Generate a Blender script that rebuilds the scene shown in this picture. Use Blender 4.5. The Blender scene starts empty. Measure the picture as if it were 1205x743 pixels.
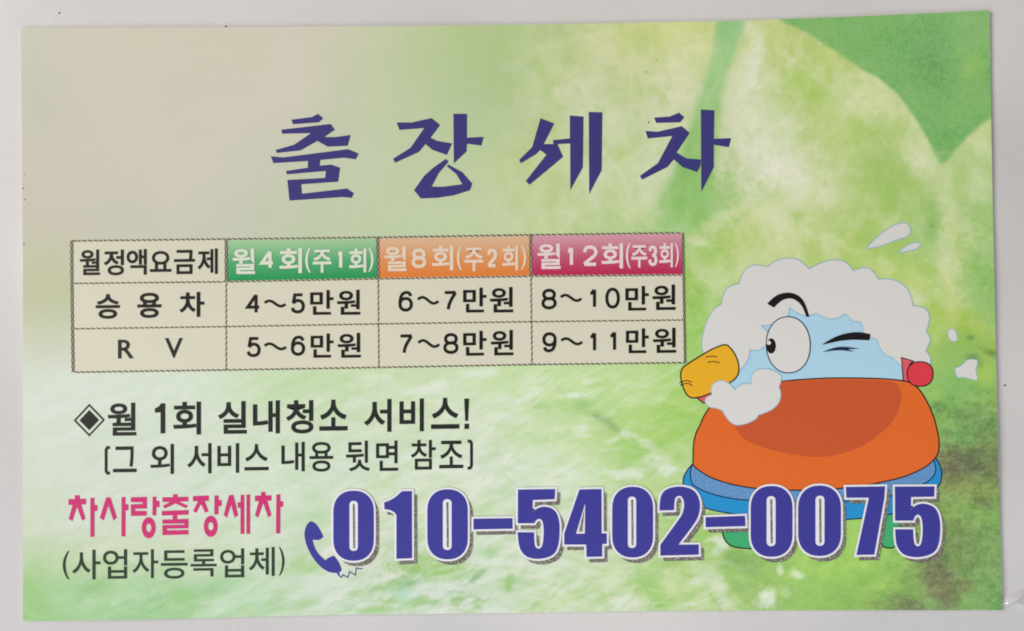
import bpy, math, random
import numpy as np
from mathutils import Vector, Matrix, Euler
from mathutils.geometry import tessellate_polygon

# ------------------------------------------------------------------ camera, light, exposure
scene = bpy.context.scene
C = scene.collection
CAM_LOC = Vector((0.00127, -0.00129, 0.07818))
CAM_ROT = Euler((math.radians(0.943), math.radians(0.577), math.radians(-0.804)), 'XYZ')
FPX = 602.5 / math.tan(math.radians(30.0))
cd = bpy.data.cameras.new('camera'); cam = bpy.data.objects.new('camera', cd); C.objects.link(cam)
cam.location = CAM_LOC; cam.rotation_euler = CAM_ROT
cd.sensor_fit = 'HORIZONTAL'; cd.angle = math.radians(60.0)
cd.clip_start = 0.002; cd.clip_end = 20.0
scene.camera = cam

world = bpy.data.worlds.new('World'); scene.world = world; world.use_nodes = True
bg = world.node_tree.nodes['Background']
bg.inputs[0].default_value = (0.97, 0.96, 0.98, 1); bg.inputs[1].default_value = 0.30

def area(name, loc, target, sx, sy, power, col):
    l = bpy.data.lights.new(name, 'AREA'); l.shape = 'RECTANGLE'; l.size = sx; l.size_y = sy
    l.energy = power; l.color = col
    o = bpy.data.objects.new(name, l); C.objects.link(o)
    o.location = loc
    o.rotation_euler = (Vector(target) - Vector(loc)).to_track_quat('-Z', 'Y').to_euler()
    return o
# a warm ceiling lamp up and to the right, a cooler window low on the near side
area('ceiling_lamp', (-0.62, 0.16, 0.50), (0, 0, 0), 0.44, 0.34, 3.75, (1.0, 0.935, 0.85))
area('window_light', (-0.34, -0.34, 0.36), (0, 0, 0), 0.30, 0.26, 0.85, (0.97, 0.96, 0.97))
# added spot on the near half: its cone edge stands in for a phone's shadow
def edge_spot(name, loc, edge, half, watts, col):
    l = bpy.data.lights.new(name, 'SPOT'); l.energy = watts; l.color = col
    l.spot_size = math.radians(2 * half); l.spot_blend = 0.012; l.shadow_soft_size = 0.02
    o = bpy.data.objects.new(name, l); C.objects.link(o); o.location = loc
    d = (Vector(edge) - Vector(loc)).normalized()
    d = Matrix.Rotation(math.radians(-half), 3, 'X') @ d
    o.rotation_euler = d.to_track_quat('-Z', 'Y').to_euler()
edge_spot('shade_edge_spot', (0.0, -0.9, 1.1), (0, 0.0005, 0), 14.0, 14.0, (0.88, 0.96, 1.0))

scene.view_settings.view_transform = 'Standard'
scene.view_settings.look = 'None'
scene.view_settings.exposure = 0.15
scene.view_settings.gamma = 1.0
scene.view_settings.use_curve_mapping = False
scene.cycles.max_bounces = 6
scene.cycles.filter_width = 1.9

# ------------------------------------------------------------------ geometry helpers
RM = CAM_ROT.to_matrix()
RN = np.array(RM); CN = np.array(CAM_LOC)
def to_plane(pts, z):
    """points measured on the printed face of the card -> card plane coordinates at height z"""
    p = np.asarray(pts, float)
    d = np.stack([(p[:, 0] - 602.5) / FPX, -(p[:, 1] - 371.5) / FPX, -np.ones(len(p))], 1) @ RN.T
    t = (z - CN[2]) / d[:, 2]
    return CN[None, :] + d * t[:, None]
CARD_T = 0.00028
UM = 1e-6

def lin(c):
    o = []
    for v in c[:3]:
        v = v / 255.0
        o.append(v / 12.92 if v <= 0.04045 else ((v + 0.055) / 1.055) ** 2.4)
    return o
# brightness of a white sheet in this light, used to turn the colours one sees on the print into ink colours
def lit(x, y):
    l = np.interp(y, [60, 250, 400, 550, 700], [.855, .882, .898, .918, .948]); m = np.interp(y, [60, 250, 380, 500, 700], [.740, .770, .760, .828, .878])
    q = np.interp(y, [60, 250, 400, 550, 700], [.688, .713, .745, .780, .811])
    k = np.clip((x - 60) / 540, 0, 1) ** .8; k2 = np.clip((x - 600) / 540, 0, 1)
    R = (l * (1 - k) + m * k) * (1 - k2) + q * k2
    return np.stack([R, R * np.interp(y, [60, 700], [.966, .983]), R * np.interp(y, [60, 700], [.932, .963])], -1)
LIT = tuple(lit(500, 400))
GLOSS = 0.011      # what the coating reflects on top of the ink
def ink(c):
    return tuple(min(0.92, max(0.004, (v - GLOSS) / l)) for v, l in zip(lin(c), LIT)) + (1.0,)

def frame(ox, oy, s):
    return lambda pts: [(ox + p[0] / s, oy + p[1] / s) + tuple(p[2:]) for p in pts]

def rounded(pts, n=5):
    """points flagged with a third entry are rounded off (quadratic spline), the rest stay corners"""
    out = []; N = len(pts)
    for i, p in enumerate(pts):
        if len(p) < 3:
            out.append((p[0], p[1])); continue
        a = pts[i - 1]; b = pts[(i + 1) % N]
        A = ((a[0] + p[0]) / 2, (a[1] + p[1]) / 2) if len(a) > 2 else (a[0] * .85 + p[0] * .15, a[1] * .85 + p[1] * .15)
        B = ((b[0] + p[0]) / 2, (b[1] + p[1]) / 2) if len(b) > 2 else (b[0] * .85 + p[0] * .15, b[1] * .85 + p[1] * .15)
        for k in range(n):
            t = k / n if len(b) > 2 else k / (n - 1)
            out.append(((1 - t) ** 2 * A[0] + 2 * t * (1 - t) * p[0] + t * t * B[0],
                        (1 - t) ** 2 * A[1] + 2 * t * (1 - t) * p[1] + t * t * B[1]))
    return out
def S(pts): return [(p[0], p[1], 1) for p in pts]          # every point rounded

def catmull(pts, closed=True, n=5, cusps=()):
    """smooth curve through the points, broken at the cusps"""
    N = len(pts); out = []
    for i in range(N if closed else N - 1):
        p1 = np.array(pts[i][:2], float); p2 = np.array(pts[(i + 1) % N][:2], float)
        p0 = np.array(pts[i - 1][:2], float) if (closed or i > 0) and i not in cusps else p1 * 2 - p2 * 1.0
        j = (i + 1) % N
        p3 = np.array(pts[(i + 2) % N][:2], float) if (closed or i < N - 2) and j not in cusps else p2 * 2 - p1
        if i in cusps: p0 = p1
        if j in cusps: p3 = p2
        for k in range(n):
            t = k / n
            out.append(tuple(0.5 * ((2 * p1) + (-p0 + p2) * t + (2 * p0 - 5 * p1 + 4 * p2 - p3) * t * t + (-p0 + 3 * p1 - 3 * p2 + p3) * t ** 3)))
    if not closed: out.append(tuple(pts[-1][:2]))
    return out
def ellipse(cx, cy, rx, ry, n=40, sq=2.0, rot=0.0):
    o = []
    for k in range(n):
        a = 2 * math.pi * k / n
        c, s = math.cos(a), math.sin(a)
        x = rx * math.copysign(abs(c) ** (2 / sq), c); y = ry * math.copysign(abs(s) ** (2 / sq), s)
        o.append((cx + x * math.cos(rot) - y * math.sin(rot), cy + x * math.sin(rot) + y * math.cos(rot)))
    return o

class Sheet:
    """printed shapes gathered into one mesh"""
    def __init__(s): s.v = []; s.f = []
    def fill(s, loops, z):
        loops = [[q[:2] for q in l] for l in loops]
        tris = tessellate_polygon([[Vector((x, -y, 0)) for x, y in l] for l in loops])
        flat = [p for l in loops for p in l]
        b = len(s.v); W = to_plane(flat, z); s.v.extend(map(tuple, W))
        for t in tris:
            a, c, d = (W[i] for i in t)
            if (c[0] - a[0]) * (d[1] - a[1]) - (c[1] - a[1]) * (d[0] - a[0]) < 0: t = t[::-1]
            s.f.append([b + i for i in t])
        return s
    def stroke(s, pts, hw, z, closed=False):
        P = np.array([p[:2] for p in pts], float)
        keep = [0]
        for i in range(1, len(P)):
            if np.hypot(*(P[i] - P[keep[-1]])) > 0.05: keep.append(i)
        P = P[keep]
        if closed and np.hypot(*(P[0] - P[-1])) < 0.05: P = P[:-1]
        N = len(P)
        if callable(hw): W = np.array([hw(i / (N - 1)) for i in range(N)])
        else: W = np.full(N, hw)
        L = []; R = []
        for i in range(N):
            a = P[i] - P[i - 1] if (i > 0 or closed) else P[i + 1] - P[i]
            b = P[(i + 1) % N] - P[i] if (i < N - 1 or closed) else a
            a = a / np.hypot(*a); b = b / np.hypot(*b)
            na = np.array([-a[1], a[0]]); nb = np.array([-b[1], b[0]])
            m = na + nb; l = np.hypot(*m)
            m = na if l < 1e-6 else m / l
            k = min(1 / max(0.35, float(m @ na)), 2.2)
            L.append(P[i] + m * W[i] * k); R.append(P[i] - m * W[i] * k)
        b0 = len(s.v); s.v.extend(map(tuple, to_plane(L + R, z)))
        for i in range(N if closed else N - 1):
            j = (i + 1) % N
            s.f.append([b0 + i, b0 + j, b0 + N + j, b0 + N + i])
        return s
    def make(s, name, mat, parent):
        me = bpy.data.meshes.new(name)
        me.from_pydata([(x, y, z + CARD_T) for x, y, z in s.v], [], s.f)
        # all faces look up
        me.update()
        fl = [p.index for p in me.polygons if p.normal.z < 0]
        if fl:
            me = bpy.data.meshes.new(name)
            fs = set(fl)
            me.from_pydata([(x, y, z + CARD_T) for x, y, z in s.v], [], [f[::-1] if i in fs else f for i, f in enumerate(s.f)])
        me.materials.append(mat)
        o = bpy.data.objects.new(name, me); C.objects.link(o); o.parent = parent
        return o

# ------------------------------------------------------------------ materials
def nodes(name):
    m = bpy.data.materials.new(name); m.use_nodes = True
    nt = m.node_tree; b = nt.nodes['Principled BSDF']
    return m, nt, b
def print_finish(nt, b, rough=0.42, spec=0.30):
    b.inputs['Roughness'].default_value = rough
    b.inputs['Specular IOR Level'].default_value = spec
    tc = nt.nodes.new('ShaderNodeTexCoord')
    n = nt.nodes.new('ShaderNodeTexNoise'); n.inputs['Scale'].default_value = 5200; n.inputs['Detail'].default_value = 2
    nt.links.new(tc.outputs['Object'], n.inputs['Vector'])
    bp = nt.nodes.new('ShaderNodeBump'); bp.inputs['Strength'].default_value = 0.10; bp.inputs['Distance'].default_value = 0.00001
    nt.links.new(n.outputs[0], bp.inputs['Height']); nt.links.new(bp.outputs[0], b.inputs['Normal'])
    return tc
def dots(nt, tc, period, angle):
    """halftone screen: 0..1 pattern of ink dots"""
    mp = nt.nodes.new('ShaderNodeMapping'); mp.inputs['Rotation'].default_value = (0, 0, math.radians(angle))
    k = 2 * math.pi / period
    mp.inputs['Scale'].default_value = (k, k, 0)
    nt.links.new(tc.outputs['Object'], mp.inputs['Vector'])
    sp = nt.nodes.new('ShaderNodeSeparateXYZ'); nt.links.new(mp.outputs[0], sp.inputs[0])
    def mth(op, a, b=None, c=None):
        x = nt.nodes.new('ShaderNodeMath'); x.operation = op
        for i, v in enumerate((a, b, c)):
            if v is None: continue
            if isinstance(v, (int, float)): x.inputs[i].default_value = v
            else: nt.links.new(v, x.inputs[i])
        return x.outputs[0]
    sx = mth('SINE', sp.outputs[0]); sy = mth('SINE', sp.outputs[1])
    return mth('MULTIPLY_ADD', mth('MULTIPLY', sx, sy), 0.5, 0.5), mth
def mix(nt, f, a, b):
    x = nt.nodes.new('ShaderNodeMix'); x.data_type = 'RGBA'
    for s, v in ((0, f), (6, a), (7, b)):
        if isinstance(v, (int, float, tuple)): x.inputs[s].default_value = v
        else: nt.links.new(v, x.inputs[s])
    return x.outputs[2]
def scale_col(c, k): return tuple(min(1, v * k) for v in c[:3]) + (1.0,)

def ink_mat(name, c, var=0.06, screen=0.0, period=0.00020, angle=45, rough=0.42):
    m, nt, b = nodes(name)
    tc = print_finish(nt, b, rough)
    n = nt.nodes.new('ShaderNodeTexNoise'); n.inputs['Scale'].default_value = 6500; n.inputs['Detail'].default_value = 3
    nt.links.new(tc.outputs['Object'], n.inputs['Vector'])
    col = ink(c)
    out = mix(nt, n.outputs[0], scale_col(col, 1 - var * 2.2), scale_col(col, 1 + var * 2.2))
    if screen:
        d, _ = dots(nt, tc, period, angle)
        x = nt.nodes.new('ShaderNodeMix'); x.data_type = 'RGBA'; x.blend_type = 'MULTIPLY'; x.inputs[0].default_value = 1
        ramp = mix(nt, d, (1 - screen, 1 - screen, 1 - screen * .9, 1), (1 + screen, 1 + screen, 1 + screen * 1.2, 1))
        nt.links.new(out, x.inputs[6]); nt.links.new(ramp, x.inputs[7]); out = x.outputs[2]
    nt.links.new(out, b.inputs['Base Color'])
    return m

def gradient_mat(name, top, bot, ytop, ybot, screen=0.0):
    """header cell ink: fades from pale at the top edge to full ink at the lower edge"""
    m, nt, b = nodes(name)
    tc = print_finish(nt, b)
    sp = nt.nodes.new('ShaderNodeSeparateXYZ'); nt.links.new(tc.outputs['Object'], sp.inputs[0])
    mr = nt.nodes.new('ShaderNodeMapRange'); mr.inputs['From Min'].default_value = ytop; mr.inputs['From Max'].default_value = ybot
    nt.links.new(sp.outputs[1], mr.inputs['Value'])
    n = nt.nodes.new('ShaderNodeTexNoise'); n.inputs['Scale'].default_value = 6000; n.inputs['Detail'].default_value = 3
    nt.links.new(tc.outputs['Object'], n.inputs['Vector'])
    d, mth = dots(nt, tc, 0.00021, 40)
    f = mth('ADD', mr.outputs[0], mth('MULTIPLY_ADD', d, screen, -screen / 2))
    f = mth('ADD', f, mth('MULTIPLY_ADD', n.outputs[0], 0.22, -0.11))
    cl = nt.nodes.new('ShaderNodeClamp'); nt.links.new(f, cl.inputs[0])
    r = nt.nodes.new('ShaderNodeValToRGB')
    r.color_ramp.elements[0].color = ink(top); r.color_ramp.elements[1].color = ink(bot)
    e = r.color_ramp.elements.new(0.5); e.color = ink(tuple((a * .42 + c * .58) for a, c in zip(top, bot)))
    nt.links.new(cl.outputs[0], r.inputs[0]); nt.links.new(r.outputs[0], b.inputs['Base Color'])
    return m

def hatch_mat(name, dark, light, scale, thr=0.5):
    m, nt, b = nodes(name)
    tc = print_finish(nt, b)
    v = nt.nodes.new('ShaderNodeTexVoronoi'); v.feature = 'DISTANCE_TO_EDGE'; v.inputs['Scale'].default_value = scale
    nt.links.new(tc.outputs['Object'], v.inputs['Vector'])
    r = nt.nodes.new('ShaderNodeValToRGB')
    r.color_ramp.elements[0].position = 0.10; r.color_ramp.elements[0].color = ink(dark)
    r.color_ramp.elements[1].position = thr; r.color_ramp.elements[1].color = ink(light)
    nt.links.new(v.outputs['Distance'], r.inputs[0]); nt.links.new(r.outputs[0], b.inputs['Base Color'])
    return m

M = {}
LIT = tuple(lit(560, 190))
M['title_ink'] = ink_mat('indigo_title_ink', (63, 59, 113), 0.07, 0.10)
LIT = tuple(lit(700, 620))
M['phone_ink'] = ink_mat('blue_number_ink', (64, 62, 142), 0.07, 0.10)
LIT = tuple(lit(350, 420))
M['black_ink'] = ink_mat('black_text_ink', (38, 32, 27), 0.10)
M['grey_ink'] = ink_mat('dark_grey_text_ink', (44, 46, 43), 0.10)
M['green_black_ink'] = ink_mat('green_black_text_ink', (48, 60, 48), 0.10)
M['pink_ink'] = ink_mat('magenta_ink', (194, 54, 110), 0.06)
M['header_ink'] = ink_mat('pale_header_lettering', (212, 213, 196), 0.05)
M['header_ink_warm'] = ink_mat('pale_warm_header_lettering', (220, 200, 178), 0.05)
M['header_ink_pink'] = ink_mat('pale_pink_header_lettering', (222, 202, 198), 0.05)
M['cell'] = ink_mat('cream_cell_print', (206, 202, 181), 0.012)
LIT = tuple(lit(750, 620))
M['white_edge'] = ink_mat('white_number_outline', (220, 218, 222), 0.02)
M['shadow'] = hatch_mat('hatched_number_shadow_print', (98, 93, 84), (188, 186, 175), 6200, 0.40)
LIT = tuple(lit(450, 360))
M['rope_dark'] = ink_mat('dark_border_ink', (78, 71, 58), 0.25)
M['rope_grey'] = ink_mat('mid_grey_border_ink', (146, 142, 122), 0.2)
M['rope_base'] = ink_mat('grey_border_ink', (180, 174, 152), 0.22)
LIT = tuple(lit(980, 340))
M['foam'] = ink_mat('white_foam_print', (199, 196, 191), 0.012)
M['foam_line'] = ink_mat('pale_blue_outline', (142, 170, 186), 0.1)
M['face'] = ink_mat('light_blue_print', (158, 192, 208), 0.025, 0.03)
M['line'] = ink_mat('black_outline', (34, 28, 32), 0.1)
M['navy_line'] = ink_mat('navy_outline', (34, 40, 66), 0.1)
LIT = tuple(lit(960, 520))
M['orange'] = ink_mat('orange_print', (210, 101, 46), 0.05, 0.26, 0.000235, 3)
M['dark_orange'] = ink_mat('dark_orange_print', (187, 85, 49), 0.05, 0.26, 0.000235, 3)
M['yellow'] = ink_mat('yellow_beak_print', (218, 164, 44), 0.05, 0.26, 0.000235, 3)
M['tongue'] = ink_mat('rosy_print', (206, 92, 96), 0.05, 0.08)
M['red'] = ink_mat('red_print', (208, 62, 72), 0.05, 0.26, 0.000235, 3)
M['band'] = ink_mat('speckled_steel_blue_print', (96, 138, 182), 0.30)
M['blue'] = ink_mat('blue_print', (44, 136, 190), 0.04, 0.05)
M['green'] = ink_mat('green_print', (66, 160, 104), 0.04, 0.06)
M['speck'] = ink_mat('black_speck', (38, 34, 32), 0.1)

# ------------------------------------------------------------------ the setting: glossy pale desk top
def desk():
    m, nt, b = nodes('glossy_pale_desk')
    tc = nt.nodes.new('ShaderNodeTexCoord')
    n = nt.nodes.new('ShaderNodeTexNoise'); n.inputs['Scale'].default_value = 22; n.inputs['Detail'].default_value = 2
    nt.links.new(tc.outputs['Object'], n.inputs['Vector'])
    n2 = nt.nodes.new('ShaderNodeTexNoise'); n2.inputs['Scale'].default_value = 4200; n2.inputs['Detail'].default_value = 3
    nt.links.new(tc.outputs['Object'], n2.inputs['Vector'])
    r = nt.nodes.new('ShaderNodeValToRGB')
    r.color_ramp.elements[0].position = 0.38; r.color_ramp.elements[0].color = (0.615, 0.605, 0.615, 1)
    r.color_ramp.elements[1].position = 0.62; r.color_ramp.elements[1].color = (0.76, 0.745, 0.735, 1)
    sx = nt.nodes.new('ShaderNodeSeparateXYZ'); nt.links.new(tc.outputs['Object'], sx.inputs[0])
    ad = nt.nodes.new('ShaderNodeMath'); ad.operation = 'MULTIPLY_ADD'; ad.inputs[1].default_value = -0.3
    nt.links.new(sx.outputs[0], ad.inputs[0]); nt.links.new(n.outputs[0], ad.inputs[2])
    ay = nt.nodes.new('ShaderNodeMath'); ay.operation = 'MULTIPLY_ADD'; ay.inputs[1].default_value = 5.5  # base colour graded lighter toward the far side to offset the lamps' gradient
    nt.links.new(sx.outputs[1], ay.inputs[0]); nt.links.new(ad.outputs[0], ay.inputs[2])
    nt.links.new(ay.outputs[0], r.inputs[0])
    x = nt.nodes.new('ShaderNodeMix'); x.data_type = 'RGBA'; x.blend_type = 'MULTIPLY'; x.inputs[0].default_value = 1
    g = mix(nt, n2.outputs[0], (0.93, 0.93, 0.93, 1), (1.05, 1.05, 1.05, 1))
    nt.links.new(r.outputs[0], x.inputs[6]); nt.links.new(g, x.inputs[7]); nt.links.new(x.outputs[2], b.inputs['Base Color'])
    b.inputs['Roughness'].default_value = 0.34; b.inputs['Specular IOR Level'].default_value = 0.4
    b.inputs['Coat Weight'].default_value = 0.6; b.inputs['Coat Roughness'].default_value = 0.09
    # one broad sheet to far outside the frame, fine at the added wrinkle
    def h(px, py):
        # a wrinkle added to catch a glint beside the card's lower right corner
        d = (px - 1194) * 0.42 + (py - 704) * 0.90
        a = (px - 1194) * 0.90 - (py - 704) * 0.42
        w = 0.0004 * np.exp(-(d / 5.0) ** 2) * np.exp(-(a / 16.0) ** 2)
        d2 = (py - 712) - 0.15 * (px - 1200)
        w += 0.0002 * np.exp(-(d2 / 3.0) ** 2) * np.exp(-((px - 1204) / 12.0) ** 2)
        # long soft swells
        w += 0.00006 * np.sin(px * 0.021 + py * 0.009 + 1.0) + 0.00005 * np.sin(py * 0.035 - px * 0.006)
        # the card lies on the flat middle
        inside = np.clip((np.minimum.reduce([px - 40, 1165 - px, py - 35, 705 - py])) / 40 + 0.5, 0, 1)
        return (w - 0.00011) * 1.0 * (1 - inside) - 0.00011 * inside
    xs = np.concatenate([[-9000, -4000, -1500, -500], np.arange(-120, 1160, 8), np.arange(1160, 1250, 1.5), np.arange(1250, 1400, 10), [1800, 3000, 6000, 10000]])
    ys = np.concatenate([[-9000, -4000, -1500, -500], np.arange(-120, 670, 8), np.arange(670, 745, 1.5), np.arange(745, 900, 10), [1500, 3000, 6000, 10000]])
    PX, PY = np.meshgrid(xs, ys)
    W = to_plane(np.stack([PX.ravel(), PY.ravel()], 1), -CARD_T)
    Z = h(PX.ravel(), PY.ravel()); Z[(np.abs(PX.ravel() - 600) > 1300) | (np.abs(PY.ravel() - 370) > 900)] = -0.00011
    W[:, 2] += Z
    nx, ny = len(xs), len(ys)
    F = [(j * nx + i, (j + 1) * nx + i, (j + 1) * nx + i + 1, j * nx + i + 1) for j in range(ny - 1) for i in range(nx - 1)]
    me = bpy.data.meshes.new('desk_surface'); me.from_pydata(W.tolist(), [], F); me.materials.append(m)
    me.polygons.foreach_set('use_smooth', [True] * len(me.polygons))
    o = bpy.data.objects.new('desk_surface', me); C.objects.link(o); o['kind'] = 'structure'
desk()

# ------------------------------------------------------------------ the card
card = bpy.data.objects.new('business_card', None); C.objects.link(card)
card.location = (0, 0, -CARD_T)
card.empty_display_size = 0.02
card['label'] = 'green leaf-patterned business card printed with Korean lettering, a price table and a foamy cartoon figure'
card['category'] = 'business card'

TOPX = [24, 100, 200, 265, 400, 500, 602, 700, 860, 1000, 1090, 1165]
TOPY = [33.0, 32.6, 32.3, 32.0, 31.2, 30.2, 29.0, 27.6, 24.4, 19.6, 15.6, 12.0]
BOTX = [26.5, 100, 200, 300, 400, 500, 600, 700, 800, 1000, 1180.4]
BOTY = [731.3, 730.6, 729.0, 726.4, 723.9, 723.0, 722.0, 720.5, 719.0, 718.5, 718.4]
LFY = [33, 150, 300, 450, 600, 731.3]; LFX = [24, 25.2, 26.4, 26.6, 26.4, 26.5]
RTY = [12, 123, 250, 420, 560, 718.4]; RTX = [1165, 1166.4, 1168.8, 1172.4, 1175.6, 1180.4]
def edge_pts(u, v):
    """u,v in 0..1 over the card face -> measured position on the print"""
    y0 = 33 + (12 - 33) * u; y1 = 731.3 + (718.4 - 731.3) * u
    ya = y0 + (y1 - y0) * v
    x = np.interp(ya, LFY, LFX) * (1 - u) + np.interp(ya, RTY, RTX) * u
    y = np.interp(x, TOPX, TOPY) * (1 - v) + np.interp(x, BOTX, BOTY) * v
    return x, y

def card_stock():
    us = np.linspace(0, 1, 60); vs = np.linspace(0, 1, 40)
    loop = [(u, 0.0) for u in us] + [(1.0, v) for v in vs[1:]] + [(u, 1.0) for u in us[::-1][1:]] + [(0.0, v) for v in vs[::-1][1:-1]]
    U = np.array(loop); x, y = edge_pts(U[:, 0], U[:, 1])
    rng = np.random.RandomState(3)
    y = y + rng.normal(0, 0.10, len(y)); x = x + rng.normal(0, 0.10, len(x))
    T = to_plane(np.stack([x, y], 1), 0.0)
    n = len(T); vs_ = []
    for z, k in ((CARD_T, 0.0), (CARD_T - 0.00006, 0.00003), (0.00001, 0.00003), (0.0, 0.0)):
        for p in T:
            c = np.array([0.0, 0.0]); d = p[:2] - c; d = d / np.hypot(*d)
            vs_.append((p[0] + d[0] * (k - 0.00003), p[1] + d[1] * (k - 0.00003), z))
    F = [list(range(n))[::-1], [3 * n + i for i in range(n)]]
    for r in range(3):
        for i in range(n):
            j = (i + 1) % n
            F.append([r * n + i, (r + 1) * n + i, (r + 1) * n + j, r * n + j][::-1])
    me = bpy.data.meshes.new('card_stock'); me.from_pydata(vs_, [], F)
    m, nt, b = nodes('coated_card_stock')
    tc = print_finish(nt, b)
    nz = nt.nodes.new('ShaderNodeTexNoise'); nz.inputs['Scale'].default_value = 3000
    nt.links.new(tc.outputs['Object'], nz.inputs['Vector'])
    nt.links.new(mix(nt, nz.outputs[0], (0.66, 0.66, 0.60, 1), (0.80, 0.80, 0.74, 1)), b.inputs['Base Color'])
    me.materials.append(m)
    import bmesh
    bm = bmesh.new(); bm.from_mesh(me); bmesh.ops.recalc_face_normals(bm, faces=bm.faces); bm.to_mesh(me); bm.free()
    o = bpy.data.objects.new('card_stock', me); C.objects.link(o); o.parent = card
card_stock()

# ------------------------------------------------------------------ the watercolour leaf artwork printed on it
def vnoise(x, y, seed):
    xi = np.floor(x).astype(np.int64); yi = np.floor(y).astype(np.int64)
    fx = x - xi; fy = y - yi
    fx = fx * fx * fx * (fx * (fx * 6 - 15) + 10); fy = fy * fy * fy * (fy * (fy * 6 - 15) + 10)
    def hsh(a, b):
        n = (a * 374761393 + b * 668265263 + seed * 144665) & 0xffffffff
        n = ((n ^ (n >> 13)) * 1274126177) & 0xffffffff
        return ((n ^ (n >> 16)) & 0xffff) / 65535.0
    return ((hsh(xi, yi) * (1 - fx) + hsh(xi + 1, yi) * fx) * (1 - fy) + (hsh(xi, yi + 1) * (1 - fx) + hsh(xi + 1, yi + 1) * fx) * fy) * 2 - 1
def fbm(x, y, seed, oct=4, gain=0.5):
    a = 1.0; s = 0; t = 0
    for k in range(oct):
        s = s + a * vnoise(x * 2 ** k + 17.3 * k, y * 2 ** k - 9.1 * k, seed + k); t += a; a *= gain
    return s / t
def sstep(a, b, x):
    t = np.clip((x - a) / (b - a), 0, 1); return t * t * (3 - 2 * t)
def sdist(X, Y, poly):
    """signed distance, positive inside"""
    P = np.array(poly, float); d = np.full(X.shape, 1e9); ins = np.zeros(X.shape, bool)
    for i in range(len(P)):
        a = P[i - 1]; b = P[i]; e = b - a
        wx = X - a[0]; wy = Y - a[1]
        t = np.clip((wx * e[0] + wy * e[1]) / (e @ e), 0, 1)
        d = np.minimum(d, np.hypot(wx - e[0] * t, wy - e[1] * t))
        c = ((a[1] > Y) != (b[1] > Y))
        with np.errstate(divide='ignore', invalid='ignore'):
            c &= X < (b[0] - a[0]) * (Y - a[1]) / (b[1] - a[1] + 1e-12) + a[0]
        ins ^= c
    return np.where(ins, d, -d)

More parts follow.
